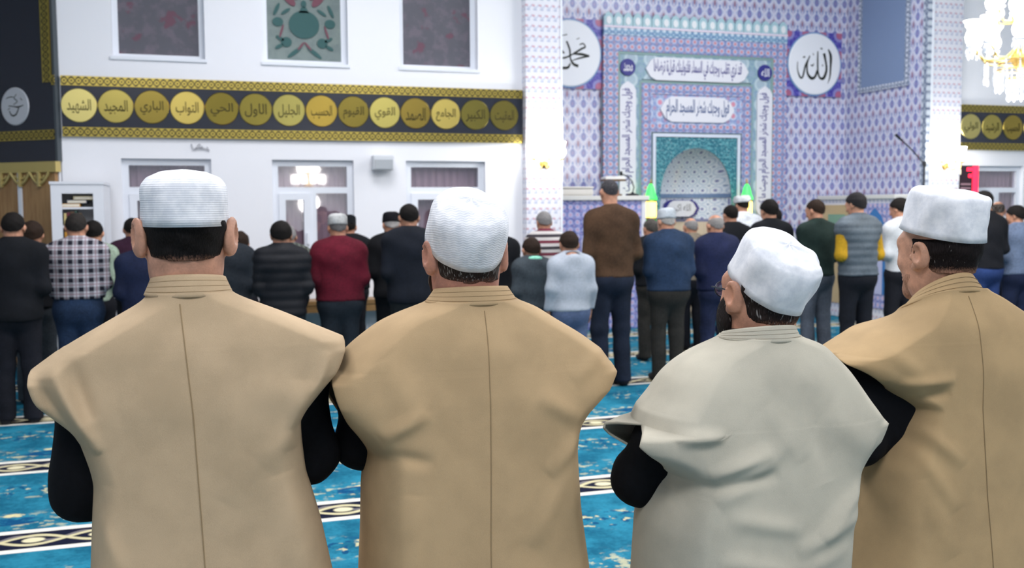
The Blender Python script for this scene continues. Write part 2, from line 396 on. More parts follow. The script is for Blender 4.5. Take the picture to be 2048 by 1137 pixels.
def lower_window(n, a, b):
    e = struct(empty('window_%d' % n, (0, 11.56, 0))); z0, z1, zt = .8, 2.2, 1.86
    def P(nm, x, z, y=(0, .07), m=UPVC, par=e): return box(nm, x, y, z, m, par)
    P('window_frame', (a, a+.07), (z0, z1)); P('window_frame', (b-.07, b), (z0, z1)); P('window_frame', (a+.07, b-.07), (z0, z0+.07)); P('window_frame', (a+.07, b-.07), (z1-.07, z1))
    P('transom', (a+.07, b-.07), (zt-.035, zt+.035)); m = (a+b)/2
    P('mullion', (m-.035, m+.035), (z0+.07, zt-.035))
    P('pane', (a+.07, b-.07), (zt+.035, z1-.07), (.03, .036), GLASS)
    sx = (a+.07, m-.035)                                             # opening sash on the left
    sh = P('sash', (sx[0], sx[0]+.075), (z0+.07, zt-.035), (-.02, .05))
    P('sash', (sx[1]-.075, sx[1]), (z0+.07, zt-.035), (-.02, .05)); P('sash', (sx[0]+.075, sx[1]-.075), (zt-.11, zt-.035), (-.02, .05)); P('sash', (sx[0]+.075, sx[1]-.075), (z0+.07, z0+.145), (-.02, .05))
    P('pane', (sx[0]+.075, sx[1]-.075), (z0+.145, zt-.11), (.03, .036), GLASS); P('pane', (m+.035, b-.07), (z0+.07, zt-.035), (.03, .036), GLASS)
    P('handle', (sx[1]-.05, sx[1]-.025), (1.25, 1.38), (-.05, -.02))
    mb = MB(); N = 40                                              # a pleated curtain behind the glass
    xs = np.linspace(a+.02, b-.02, N); mb.v = [(x, .13+.012*math.sin(i*1.7), z) for z in (z0, z1) for i, x in enumerate(xs)]
    mb.f = [(i, i+1, N+i+1, N+i) for i in range(N-1)]; mb.build('curtain', CURT, e)
    P('backing', (a, b), (z0, z1), (.2, .21), plain((30, 30, 36)))
for i, (a, b) in enumerate(LO): lower_window(5+i, a, b)
lower_window(8, 10.68, 11.5)
# ------------------------------------------------------------------ black calligraphy bands
DISC = Mat('gold_disc', (192, 164, 56), .24, 1, .5).m
def gold_var(c, r): return plain(c, r, 1, .5, 'gold_disc')
GC = [((210, 196, 124), .35), ((182, 166, 91), .26), ((163, 143, 71), .22), ((198, 176, 97), .3), ((168, 148, 70), .16), ((146, 133, 66), .24), ((172, 162, 93), .24), ((179, 153, 73), .22), ((145, 129, 63), .2), ((190, 177, 101), .28), ((168, 145, 72), .22), ((205, 184, 102), .3), ((164, 150, 78), .22), ((155, 141, 75), .24)]
NAMES = ['الشهيد', 'المجيد', 'الباري', 'التواب', 'الحي', 'الاول', 'الجليل', 'الحسيب', 'القيوم', 'القوي', 'الصمد', 'الجامع', 'الكبير', 'المقيت']
OLIVE = plain((52, 46, 14), .5, .3, .3)
def band(label, x0, x1, xs, names, y=11.465):
    t = empty('calligraphy_band', (x0, y, 0)); tag(t, label, 'wall band')
    box('black_panel', (0, x1-x0), (0, .03), (2.42, 3.05), BLACK, t)
    m1 = gold_lattice('gold_lattice_top', 0, .14, .1, 3.05-.05); m2 = gold_lattice('gold_lattice_bottom', 0, .14, .1, 2.42+.05)
    box('gold_border', (0, x1-x0), (-.008, 0), (3.0-.05+.0, 3.05), m1, t); box('gold_border', (0, x1-x0), (-.008, 0), (2.42, 2.52), m2, t)
    for i, (x, nm) in enumerate(zip(xs, names)):
        c, r = GC[(i*1) % 14]
        d = MB().lathe([(.172, -.0), (.176, .006), (.17, .012)], (x-x0, 0, 2.745), 40, 'y').build('medallion', gold_var(c, r), t)
        lettering(nm, OLIVE, d, x-x0, -.0135, 2.735, .235, .15, bold=.01)
band('black wall band of fourteen gold medallions above the left windows', -1.2, 3.87, [-1.03+.3592*i for i in range(14)], NAMES)
band('short black band of gold medallions under the chandelier, right of the pillar', 10.28, 14.5, [10.5+.37*i for i in range(10)], ['الولي', 'الرشيد', 'الحسيب', 'الغني', 'النور', 'الباقي', 'الصمد', 'الحي', 'القوي', 'الحق'])
# corner: tall black panel, silver disc, gold strips; wooden panelling with carved valance below (local x runs left from the corner)
def cplace(o): o.location = (-1.25, 11.5, 0); o.rotation_euler = (0, 0, math.radians(-40)); return o
t = tag(cplace(empty('corner_panel')), 'tall glossy black corner panel with gold borders and one silver disc', 'wall panel')
box('black_panel', (-3.2, -.0), (-.04, -.005), (2.16, 5.8), BLACK, t)
box('panel_edge', (.0, .03), (-.04, .02), (2.16, 5.8), plain((70, 78, 84), .5), t)
box('gold_border', (-3.2, 0), (-.05, -.04), (2.39, 2.49), gold_lattice('gold_corner_low', 0, .14, .1, 2.44), t)
box('gold_border', (-.13, -.01), (-.05, -.04), (2.98, 5.8), gold_lattice('gold_corner_side', 2, .14, .1, -.07), t)
box('gold_border', (-.01, .03), (-.05, -.04), (2.95, 3.05), gold_lattice('gold_corner_top', 0, .14, .1, 3.0), t)
d = MB().lathe([(.195, 0), (.2, .006), (.19, .014)], (-.53, -.04, 2.75), 40, 'y').build('silver_disc', plain((205, 208, 214), .35, .3), t)
strokes('lettering', [[(-.5, .05, .03), (-.1, .0, .03), (.3, -.05, .05), (.75, .05, .02)], [(.2, .75, .02), (0, .5, .03), (.25, .3, .03), (-.1, .1, .02)], [(-.7, .5, .02), (-.3, .6, .03), (.0, .55, .02)], [(.35, -.1, .04), (.1, -.5, .05), (-.25, -.55, .05), (-.45, -.25, .03)], [(.5, .5, .02), (.65, .35, .03)], [(-.6, -.2, .015), (-.4, -.1, .03)]], INK, d, -.53, -.0545, 2.75, .17)
t = tag(cplace(empty('wood_panelling')), 'light oak corner panelling with carved gold valance and white strip', 'wood panelling')
WOOD = wood('oak', (172, 136, 92), (150, 112, 72))
for i in range(7): box('panel', (-.47*(i+1)+.0, -.47*i-.012), (-.05, -.005), (0, 2.16), WOOD, t)
box('white_strip', (-.52, -.475), (-.07, -.05), (0, 2.06), UPVC, t)
box('cornice', (-3.2, .03), (-.075, -.005), (2.05, 2.16), plain((186, 168, 104), .4, .2), t)
mb = MB()
for i in range(12):
    x0 = -.07-.27*i
    for s in (-1, 1):
        P = [(x0-.135+s*(.135-.135*k/10), -.07, 2.05-.12*math.sin(math.pi*k/10*.5)) for k in range(11)]; mb.tube(P, .016, 6)
        mb.tube([(x0-.135+s*(.03+.035*math.cos(a)), -.07, 2.02-.035*math.sin(a)) for a in [k*.6 for k in range(9)]], .01, 5)
    mb.box(x0-.15, x0-.12, -.09, -.055, 1.9, 2.05)
mb.build('valance', plain((190, 172, 112), .4, .2), t)
# ------------------------------------------------------------------ mihrab
mh = tag(empty('mihrab', (7.11, 13.2, 0)), 'tiled prayer niche with nested blue and pink borders and calligraphy cartouches', 'mihrab')
PINKB = border_tile('pink_border', (146, 152, 190), (198, 138, 146), (108, 130, 178), .11); PINKV = PINKB
TEALF = border_tile('teal_field', (140, 170, 178), (160, 180, 194), (128, 154, 178), .3)
TEALG = plain((128, 154, 156), .4); CREAMT = plain((216, 218, 226), .35, 0, .4, 'white_tile'); NAVYT = plain((50, 50, 128), .35)
BLUEINK = plain((78, 76, 140), .5)
def frame(nm, x0, x1, z1, wd, y, m, z0=0):
    box(nm, (x0, x0+wd), y, (z0, z1), m, mh); box(nm, (x1-wd, x1), y, (z0, z1), m, mh); box(nm, (x0+wd, x1-wd), y, (z1-wd, z1), m, mh)
H = 1.48                                                     # half width of the whole frame
box('backing_slab', (-H, -.6), (-.05, 0), (0, 4.1), TEALG, mh); box('backing_slab', (.6, H), (-.05, 0), (0, 4.1), TEALG, mh); box('backing_slab', (-.6, .6), (-.05, 0), (2.62, 4.1), TEALG, mh)
frame('outer_border', -H, H, 4.06, .22, (-.09, -.05), PINKB)
box('blue_band', (-H, H), (-.1, -.05), (4.06, 4.16), border_tile('blue_band', (120, 158, 186), (206, 220, 230), (98, 132, 172), .1), mh)
box('white_band', (-H, H), (-.11, -.05), (4.16, 4.19), plain((216, 205, 220), .4), mh)
CRM, CRL = plain((160, 194, 204), .4), plain((222, 226, 230), .4)
for i in range(20):
    x = -H+.074+i*.148
    c = MB().poly([(x-.07, 4.19), (x+.07, 4.19), (x+.07, 4.3), (x+.045, 4.35), (x, 4.38), (x-.045, 4.35), (x-.07, 4.3)], -.10, -.05).build('crest', CRM, mh)
    MB().poly(ell(x, 4.26, .04, .055), -.108, -.09).build('crest_leaf', CRL, c)
frame('teal_fillet', -H+.22, H-.22, 3.84, .035, (-.08, -.05), plain((128, 158, 156), .4))
frame('teal_field', -H+.255, H-.255, 3.805, .34, (-.07, -.05), TEALF)
def cart(nm, cx, cz, w, h, m, y0=-.1, y1=-.06, vert=False, par=None):
    L, S = (h, w) if vert else (w, h); r = S/2; pts = [(-L/2, 0), (-L/2+r*.45, r*.72), (-L/2+r, r), (L/2-r, r), (L/2-r*.45, r*.72), (L/2, 0), (L/2-r*.45, -r*.72), (L/2-r, -r), (-L/2+r, -r), (-L/2+r*.45, -r*.72)]
    if vert: pts = [(b, a) for a, b in pts]
    return MB().poly([(cx+a, cz+b) for a, b in pts], y0, y1).build(nm, m, par or mh)
c = cart('cartouche', 0, 3.615, 1.66, .32, CREAMT); lettering('قد نري تقلب وجهك في السماء فلنولينك قبلة ترضاها', BLUEINK, c, 0, -.102, 3.615, 1.42, .27, bold=.02)
for s, nm in ((-1, 'محمد'), (1, 'الله')):
    d = MB().lathe([(.115, 0), (.12, .02), (.115, .03)], (s*1.11, -.07, 3.62), 28, 'y').build('roundel', NAVYT, mh); lettering(nm, CREAMT, d, s*1.11, -.102, 3.62, .14, .12, bold=.02)
    c = cart('cartouche', s*1.11, 2.45, .25, 1.95, CREAMT, vert=True); lettering('فول وجهك شطر المسجد الحرام وحيث ما كنتم', BLUEINK, c, s*1.11, -.102, 2.45, .19, 1.75, True, bold=.02)
frame('inner_fillet', -.92, .92, 3.44, .03, (-.075, -.05), plain((128, 158, 156), .4))
frame('inner_border', -.89, .89, 3.41, .15, (-.085, -.05), PINKB)
box('inner_panel', (-.74, .74), (-.07, -.05), (2.72, 3.26), border_tile('lilac_panel', (160, 176, 206), (206, 140, 160), (132, 150, 196), .17), mh)
box('inner_border', (-.74, .74), (-.084, -.07), (2.72, 2.83), PINKB, mh)
c = cart('cartouche', 0, 3.05, 1.2, .36, CREAMT); lettering('فول وجهك شطر المسجد الحرام', plain((70, 92, 140), .5), c, 0, -.102, 3.05, 1.02, .29, bold=.02)
frame('white_fillet', -.71, .71, 2.70, .045, (-.09, -.05), plain((206, 214, 228), .35))
# spandrel plate with an arched opening
AR, ZS, ZT = .585, 1.72, 2.5
mb = MB(); N = 28; top = []; arc = []
for i in range(N+1):
    a = math.pi*i/N; x = -AR*math.cos(a); z = ZS+(ZT-ZS)*(math.sin(a)**.85)
    arc.append((x, z)); top.append((-.665+1.33*i/N, 2.655))
for y in (-.07, -.05):
    mb.v += [(x, y, z) for x, z in arc]+[(x, y, z) for x, z in top]
n = N+1
for b0 in (0, 2*n):
    mb.f += [(b0+i, b0+i+1, b0+n+i+1, b0+n+i) for i in range(N)]
mb.f += [(i, i+1, 2*n+i+1, 2*n+i) for i in range(N)]
mb.box(-.665, -AR, -.07, -.05, 0, ZS); mb.box(AR, .665, -.07, -.05, 0, ZS)
b0 = len(mb.v); mb.v += [(-.665, -.07, ZS), (-AR, -.07, ZS), (-.665, -.07, 2.655)]; mb.f += [(b0, b0+1, b0+2)]
b0 = len(mb.v); mb.v += [(.665, -.07, ZS), (AR, -.07, ZS), (.665, -.07, 2.655)]; mb.f += [(b0, b0+2, b0+1)]
mb.build('spandrel', scroll_tile('teal_scroll', (40, 104, 122), (92, 156, 166)), mh)
# concave niche: half cylinder with a half dome
mb = MB(); NA, NZ = 24, 18
zs = [0, .6, 1.2]+[ZS+(2.56-ZS)*k/NZ for k in range(NZ+1)]
for z in zs:
    sc_ = 1 if z <= ZS else math.sqrt(max(0, 1-((z-ZS)/(2.57-ZS))**2))**.9
    for i in range(NA+1):
        a = math.pi*i/NA; mb.v.append((-.6*math.cos(a)*max(sc_, .02), -.05+.55*math.sin(a)*max(sc_, .05), z))
w_ = NA+1
mb.f = [(r*w_+i, r*w_+i+1, (r+1)*w_+i+1, (r+1)*w_+i) for r in range(len(zs)-1) for i in range(NA)]
mb.build('niche_shell', star_tile(), mh, smooth=True)
def arcband(nm, z0, z1, m, off=.02):
    mb = MB()
    for z in (z0, z1):
        for i in range(NA+1):
            a = math.pi*i/NA; mb.v.append((-(.6-off)*math.cos(a), -.05+(.55-off)*math.sin(a), z))
    mb.f = [(i, i+1, w_+i+1, w_+i) for i in range(NA)]; return mb.build(nm, m, mh)
arcband('niche_band', 1.78, 1.84, plain((104, 128, 164), .4)); arcband('niche_band', 1.42, 1.46, plain((120, 124, 160), .4)); arcband('niche_dado', 0, 1.42, plain((206, 190, 168), .4))
c = cart('niche_plaque', 0, 1.62, .62, .26, NAVYT, .40, .44); c2 = cart('plaque_face', 0, 1.62, .5, .24, CREAMT, .385, .40, par=c); lettering('الله اكبر', plain((70, 70, 84), .5), c, 0, .383, 1.62, .3, .14)
# ------------------------------------------------------------------ square tile plaques with round calligraphy
SQ = border_tile('plaque_tile', (60, 56, 150), (168, 98, 128), (96, 92, 176), .3)
def plaque(label, cx, lines, cz=3.785):
    t = tag(empty('tile_plaque', (cx, 13.195, cz)), label, 'tile plaque')
    box('square_tile', (-.49, .49), (-.03, 0), (-.48, .48), SQ, t)
    MB().lathe([(.475, 0), (.475, .012)], (0, -.03, 0), 56, 'y').build('blue_ring', plain((112, 150, 190), .4), t)
    d = MB().lathe([(.455, 0), (.455, .02), (.44, .026)], (0, -.03, 0), 56, 'y').build('white_disc', plain((226, 230, 236), .35), t)
    strokes('lettering', lines, INK, d, 0, -.0575, 0, .46)
ALLAH = [[(.5, .5, .02), (.6, .28, .05), (.6, -.1, .035), (.58, -.4, .025), (.5, -.62, .006)],
         [(.34, .36, .05), (.42, .05, .035), (.44, -.2, .04), (.34, -.44, .05), (.2, -.44, .035), (.12, -.25, .03), (.1, .1, .03), (.1, .42, .02)],
         [(.1, -.2, .04), (.0, -.42, .04), (-.14, -.46, .05), (-.28, -.3, .035), (-.3, .0, .03), (-.2, .26, .02)],
         [(-.2, .24, .015), (-.36, -.05, .03), (-.46, -.42, .03), (-.56, -.44, .03), (-.66, -.2, .02), (-.66, .06, .012)],
         [(.2, .52, .02), (.27, .5, .03)], [(-.46, .2, .02), (-.38, .22, .03)], [(-.16, -.02, .012), (-.1, -.06, .025), (-.04, .02, .01)], [(.28, .0, .01), (.3, -.06, .02)], [(-.08, .36, .01), (-.06, .28, .014)], [(.44, .0, .02), (.47, -.08, .02)]]
MUH = [[(.30, .26, .02), (.42, .3, .02), (.48, .2, .025), (.36, .14, .03), (.1, -.02, .03)], [(.1, -.02, .02), (.35, -.02, .04), (.62, -.06, .02)], [(.62, -.06, .03), (.3, -.14, .025), (.06, -.22, .01)],
       [(-.12, .35, .03), (-.02, .1, .03), (.0, -.15, .025), (.1, -.32, .04), (.26, -.38, .045)], [(.1, -.02, .02), (-.2, -.15, .03), (-.5, -.1, .04), (-.62, .1, .03), (-.4, .18, .03), (-.2, -.02, .03)], [(-.6, -.2, .02), (-.4, -.42, .04), (-.1, -.44, .04), (.0, -.3, .02)], [(.2, .42, .01), (.3, .46, .012)], [(-.3, .5, .01), (-.1, .55, .014)]]
plaque('square blue tile plaque with round white disc right of the niche', 9.1, ALLAH); plaque('square tile plaque with white disc half hidden behind the left pillar', 5.14, MUH)
# ------------------------------------------------------------------ preacher's pulpit box (left of the niche) and tiled box on the right
BT = border_tile('blue_mosaic', (150, 156, 208), (196, 168, 200), (96, 108, 176), .1); BTY = border_tile('blue_mosaic_side', (158, 162, 208), (206, 176, 200), (104, 116, 180), .1, 1)
MARB = plain((214, 214, 210), .3, 0, .4, 'marble')
t = tag(empty('pulpit_box', (5.3, 12.45, 0)), 'blue mosaic preaching pulpit box behind the tall brown-sweater man', 'pulpit')
box('body', (-.62, .62), (-.05, .58), (0, 1.74), BT, t); box('top_slab', (-.98, .68), (-.1, .62), (1.74, 1.8), MARB, t, .008)
box('corner_strip', (-.64, -.58), (-.07, -.05), (0, 1.74), CREAMT, t); box('corner_strip', (.58, .64), (-.07, -.05), (0, 1.74), CREAMT, t)
printed('arch_panel', [[(-.3, .5), (.3, .5), (.3, 1.2), (.18, 1.42), (.08, 1.5), (0, 1.56), (-.08, 1.5), (-.18, 1.42), (-.3, 1.2)]], plain((196, 198, 226), .35), t, -.062, -.05)
box('side_cheek', (-.96, -.62), (-.04, .6), (0, 1.74), PILLAR, t)
MB().tube([(-.93, -.06, 2.3), (-.9, -.06, 2.1), (-.8, -.06, 1.8)], .02, 8).build('rail', MARB, t)
box('rail_backing', (-.96, -.86), (-.02, .02), (1.8, 1.98), plain((44, 50, 50), .5), t)
b = tag(empty('cushion', (5.0, 12.6, 1.8)), 'long white folded cushion lying on the pulpit box', 'cushion'); box('pad', (-.3, .22), (-.12, .18), (0, .1), plain((216, 214, 208), .9), b, .03); box('cover_fold', (-.3, .22), (-.13, .0), (.1, .125), plain((222, 220, 214), .9), b, .012)
t = tag(empty('book_stand', (5.55, 12.6, 1.8)), 'small wooden book stand on the pulpit box', 'book stand'); WD = wood('walnut', (120, 92, 58), (92, 68, 42))
box('foot', (-.1, .1), (-.08, .08), (0, .025), WD, t); box('post', (-.02, .02), (-.02, .02), (.025, .2), WD, t); box('tray', (-.15, .15), (-.1, .1), (.2, .225), WD, t, .006)
bk = tag(empty('open_book', (5.55, 12.6, 2.026)), 'open white book lying on the small stand', 'book'); box('cover', (-.145, .145), (-.095, .095), (0, .006), plain((226, 226, 224), .7), bk)
for s in (-1, 1): MB().poly([(0, .006), (s*.14, .006), (s*.14, .03), (s*.06, .045), (0, .03)], -.09, .09).build('page_block', plain((236, 236, 232), .8), bk)
t = tag(empty('desk_microphone', (5.82, 12.55, 1.8)), 'black gooseneck microphone on the pulpit box', 'microphone'); MB().lathe([(.09, 0), (.085, .02), (.03, .035), (.012, .05)], (0, 0, 0), 18).build('base', plain((30, 32, 36), .5), t, smooth=True)
MB().tube([(0, 0, .04), (.02, 0, .12), (-.01, 0, .2), (-.08, 0, .27), (-.16, -.02, .29)], .008, 8).build('gooseneck', plain((40, 44, 48), .5), t); MB().lathe([(.006, -.03), (.018, -.02), (.02, .02), (.006, .035)], (-.18, -.02, .3), 10).build('capsule', plain((26, 26, 28), .7), t)
t = tag(empty('tiled_box', (9.47, 12.3, 0)), 'low tiled box with lit gold panel against the right alcove wall', 'tiled box')
box('body', (-.22, .21), (-.88, .86), (0, 1.74), PILLAR, t); box('top_slab', (-.26, .21), (-.88, .88), (1.74, 1.8), MARB, t, .008)
box('gold_panel', (-.235, -.22), (.1, .78), (.2, 1.66), plain((214, 190, 140), .25, .4), t); box('green_plate', (-.245, -.235), (.22, .62), (1.36, 1.52), plain((126, 164, 140), .4), t)
box('blue_panel', (-.235, -.22), (-.82, -.06), (.2, 1.68), BTY, t); box('white_strip', (-.24, -.22), (-.06, .0), (.0, 1.74), CREAMT, t)
tt = MB(); tt.v = [(-.24, y, z) for y, z in [(-.7, .4), (-.2, .4), (-.2, 1.3), (-.3, 1.5), (-.45, 1.62), (-.6, 1.5), (-.7, 1.3)]]; tt.f = [tuple(range(7))]; tt.build('blue_arch', plain((56, 120, 184), .4), t)
tt = MB(); tt.v = [(-.244, y, z) for y, z in [(-.64, .4), (-.26, .4), (-.26, 1.2), (-.35, 1.38), (-.45, 1.46), (-.55, 1.38), (-.64, 1.2)]]; tt.f = [tuple(range(7))]; tt.build('pale_arch', plain((186, 190, 222), .4), t)
# ------------------------------------------------------------------ glowing candle lanterns beside the niche
GRN = Mat('green_glow', (70, 220, 90), .3).emit((60, 235, 90), 1.6).m; YEL = Mat('amber_glow', (255, 210, 110), .3).emit((255, 206, 96), 4.5).m; GLD = plain((190, 164, 100), .3, .9, .5, 'brass'); GRN2 = Mat('green_glass', (40, 190, 40), .2).emit((40, 220, 30), .8).m
for k, (x, label) in enumerate([(6.24, 'tall candle lantern with glowing green cone left of the niche'), (7.78, 'tall candle lantern with glowing green cone beside the white turban')]):
    t = tag(empty('candle_lantern', (x, 12.85, 0)), label, 'lantern', 'candle lanterns flanking the niche')
    MB().lathe([(.16, 0), (.16, .04), (.1, .08), (.05, .14), (.04, .6), (.055, .64), (.04, .7), (.04, 1.2), (.07, 1.26), (.085, 1.3)], (0, 0, 0), 18).build('stand', GLD, t, smooth=True)
    MB().lathe([(.07, 1.3), (.083, 1.33), (.083, 1.44), (.075, 1.47)], (0, 0, 0), 16).build('green_cup', GRN2, t, smooth=True)
    MB().lathe([(.08, 1.47), (.085, 1.48), (.08, 1.5)], (0, 0, 0), 18).build('brass_ring', GLD, t)
    MB().lathe([(.076, 1.5), (.08, 1.52), (.08, 1.7), (.074, 1.72)], (0, 0, 0), 18).build('amber_chimney', YEL, t, smooth=True)
    MB().lathe([(.085, 1.72), (.092, 1.73), (.085, 1.745)], (0, 0, 0), 18).build('brass_ring', GLD, t)
    MB().lathe([(.092, 1.745), (.09, 1.77), (.07, 1.82), (.045, 1.92), (.02, 1.97)], (0, 0, 0), 18).build('green_cone', GRN, t, smooth=True)
    MB().lathe([(.02, 1.97), (.012, 1.985), (.018, 2.0), (.006, 2.03), (.002, 2.06)], (0, 0, 0), 10).build('finial', GLD, t, smooth=True)
# ------------------------------------------------------------------ wall sconces on the pillars
BULB = Mat('frosted_lamp', (255, 255, 255), .4).emit((255, 250, 240), 24).m
def sconce(loc, label):
    t = tag(empty('wall_sconce', loc), label, 'wall lamp', 'sconces on the pillars')
    MB().lathe([(.06, 0), (.055, .015), (.03, .025)], (0, 0, 0), 16, 'y').build('back_plate', GLD, t)
    for s in (-1, 0, 1):
        yy = -.2 if s == 0 else -.13; xx = s*.17
        MB().tube([(0, -.02, 0), (xx*.4, yy*.6, -.07), (xx*.85, yy, -.05), (xx, yy, .03)], .009, 8).build('arm', GLD, t, smooth=True)
        MB().lathe([(.02, 0), (.045, .012), (.02, .03)], (xx, yy, .03), 12).build('cup', GLD, t, smooth=True)
        MB().lathe([(.025, .06), (.055, .1), (.06, .14), (.045, .19), (.06, .24), (.062, .245)], (xx, yy, 0), 14).build('lamp_shade', BULB, t, smooth=True)
        for q in range(3): MB().lathe([(.002, -.05), (.008, -.035), (.002, 0)], (xx*.9, yy, -.05-.02*q), 6).build('crystal', plain((226, 220, 196), .1), t)
    l = bpy.data.lights.new('sconce_lamp', 'POINT'); l.energy = 24; l.color = (1, .97, .92); l.shadow_soft_size = .1
    o = bpy.data.objects.new('sconce_lamp', l); COL.objects.link(o); o.location = (loc[0], loc[1]-.26, loc[2]+.16)
sconce((4.1, 11.36, 2.18), 'bright gold wall lamp on the left tiled pillar'); sconce((10.02, 11.4, 2.2), 'bright gold wall lamp on the right tiled pillar')
# ------------------------------------------------------------------ crystal chandelier
CRY = Mat('crystal', (232, 236, 244), .06, 0, .8).m
SHADE = Mat('chandelier_shade', (255, 255, 255), .4).emit((255, 251, 242), 14).m
def chandelier(loc, label, power=90):
    t = tag(empty('crystal_chandelier', loc), label, 'chandelier')
    MB().lathe([(.01, -.12), (.05, -.08), (.09, 0), (.06, .1), (.03, .16), (.05, .3), (.09, .38), (.04, .46), (.025, .7), (.05, .85), (.02, 1.0), (.012, 2.4)], (0, 0, 0), 14).build('stem', GLD, t, smooth=True)
    MB().lathe([(.02, 5.92-loc[2]), (.1, 5.9-loc[2]), (.1, 5.97-loc[2])], (0, 0, 0), 14).build('ceiling_rose', GLD, t); MB().tube([(0, 0, 2.4), (0, 0, 5.93-loc[2])], .01, 6).build('chain', GLD, t)
    shade = MB().lathe([(.03, 0), (.062, .03), (.072, .08), (.05, .14), (.055, .18), (.085, .22), (.088, .225)], (0, 0, 0), 14).mesh('lamp_shade')
    drop = MB().lathe([(.002, -.085), (.014, -.06), (.01, -.03), (.003, -.02), (.003, .0)], (0, 0, 0), 6).mesh('crystal_drop')
    strand = MB()
    for q in range(5): strand.lathe([(.002, -.024*q-.022), (.009, -.024*q-.012), (.002, -.024*q)], (0, 0, 0), 6)
    strand = strand.mesh('crystal_strand')
    for n, R, z in ((10, .42, .12), (6, .26, .46)):
        for k in range(n):
            a = 2*math.pi*k/n+.2+n; c, s = math.cos(a), math.sin(a)
            MB().tube([(.04*c, .04*s, z-.02), (R*.35*c, R*.35*s, z-.12), (R*.75*c, R*.75*s, z-.12), (R*c, R*s, z)], .011, 7).build('arm', GLD, t, smooth=True)
            o = MB().lathe([(.015, -.02), (.06, .0), (.065, .012), (.02, .02)], (R*c, R*s, z), 12).build('drip_pan', CRY, t, smooth=True)
            o = link('lamp_shade', shade, SHADE, t, True); o.location = (R*c, R*s, z+.02)
            for q in range(4):
                b = a+q*1.57; o = link('crystal_drop', drop, CRY, t); o.location = (R*c+.055*math.cos(b), R*s+.055*math.sin(b), z)
    for n, R, z in ((16, .3, -.02), (14, .2, -.1), (10, .1, -.18)):
        MB().tube([(R*math.cos(2*math.pi*k/24), R*math.sin(2*math.pi*k/24), z) for k in range(25)], .008, 6).build('crystal_ring', GLD, t)
        for k in range(n):
            a = 2*math.pi*k/n; o = link('crystal_strand', strand, CRY, t); o.location = (R*math.cos(a), R*math.sin(a), z)
            o = link('crystal_drop', drop, CRY, t); o.location = (R*math.cos(a), R*math.sin(a), z-.12)
    l = bpy.data.lights.new('chandelier_lamp', 'POINT'); l.energy = power; l.color = (1, .97, .92); l.shadow_soft_size = .3
    o = bpy.data.objects.new('chandelier_lamp', l); COL.objects.link(o); o.location = (loc[0], loc[1], loc[2]-.45)
chandelier((7.42, 7.5, 3.0), 'bright crystal chandelier hanging at the upper right')
chandelier((3.43, -6.5, 2.25), 'crystal chandelier behind the camera, mirrored in the middle lower window', 45)
# ------------------------------------------------------------------ smaller things
t = tag(empty('loudspeaker', (2.16, 11.5, 2.17)), 'small grey loudspeaker mounted on the wall between two windows', 'speaker'); box('cabinet', (-.12, .12), (-.16, -.02), (-.085, .085), plain((205, 210, 216), .5), t, .015); box('grille', (-.105, .105), (-.168, -.158), (-.075, .035), plain((168, 174, 180), .7), t, .004); box('bracket', (-.03, .03), (-.02, 0), (-.04, .04), UPVC, t)
tag(MB().tube([(.08, 11.485, 2.36), (.1, 11.48, 2.3), (.2, 11.48, 2.33), (.16, 11.48, 2.36), (.12, 11.48, 2.32), (.22, 11.48, 2.31), (.27, 11.48, 2.29), (.24, 11.485, 2.33)], .006, 6).build('cable', plain((150, 152, 160), .6)), 'loose grey coil of cable on the wall above the leftmost lower window', 'cable')
# book cabinet
t = tag(empty('book_cabinet', (-.99, 10.5, 0)), 'white book cabinet with open shelves in the left corner', 'cabinet'); CW = plain((224, 228, 236), .45); X0, X1, D, Z = -.235, .235, .9, 1.9
box('side_panel', (X0, X0+.02), (0, D), (0, Z), CW, t); box('side_panel', (X1-.02, X1), (0, D), (0, Z), CW, t); box('back_panel', (X0+.02, X1-.02), (.28, .3), (0, Z), plain((196, 202, 208), .6), t); box('top_panel', (X0-.01, X1+.01), (-.01, D), (Z, Z+.025), CW, t)
for a, b in ((X0+.02, X0+.095), (X1-.095, X1-.02)): box('door_stile', (a, b), (-.0, .02), (.0, Z), CW, t)
box('door_rail', (X0+.095, X1-.095), (0, .02), (Z-.09, Z), CW, t); box('door_rail', (X0+.095, X1-.095), (0, .02), (0, .1), CW, t)
SH = [1.68, 1.5, 1.32, 1.0, .7, .4]
for z in SH: box('shelf', (X0+.02, X1-.02), (.025, .28), (z-.02, z), CW, t)
BC = [('orange', (196, 140, 50)), ('dark green', (52, 84, 76)), ('brown', (96, 66, 44)), ('maroon', (104, 44, 58)), ('cream', (208, 190, 130)), ('navy', (46, 56, 92))]
k = 0
for zi, n in ((0, 3), (1, 5), (2, 6)):
    x = -.99-.13
    for j in range(n):
        nm, c = BC[(k*5+zi) % 6]; k += 1
        if zi == 0:                                                # lying flat in a low heap
            bb = tag(empty('book', (-1.06+.06*j, 10.62, SH[0]+.035*j)), '%s book lying on the top shelf of the white cabinet' % nm, 'book', 'books in the white cabinet'); w2, h2 = .09, .034
            box('cover', (-w2, w2), (-.08, .1), (0, h2), plain(c, .6), bb, .003); box('page_block', (-w2+.006, w2-.006), (-.0815, -.075), (.005, h2-.005), plain((226, 220, 204), .8), bb)
        else:
            wd = .022+.006*(j % 3); hh = .12+.008*(j % 4)
            pos = ['first', 'second', 'third', 'fourth', 'fifth', 'sixth'][j]
            bb = tag(empty('book', (x, 10.62, SH[zi])), '%s upright book, %s from left on the %s shelf of the white cabinet' % (nm, pos, 'second' if zi == 1 else 'third'), 'book', 'books in the white cabinet')
            box('cover', (0, wd), (-.08, .06), (0, hh), plain(c, .6), bb, .003); box('page_block', (.003, wd-.003), (-.075, .06), (hh-.003, hh+.0006), plain((226, 220, 204), .8), bb); x += wd+.004
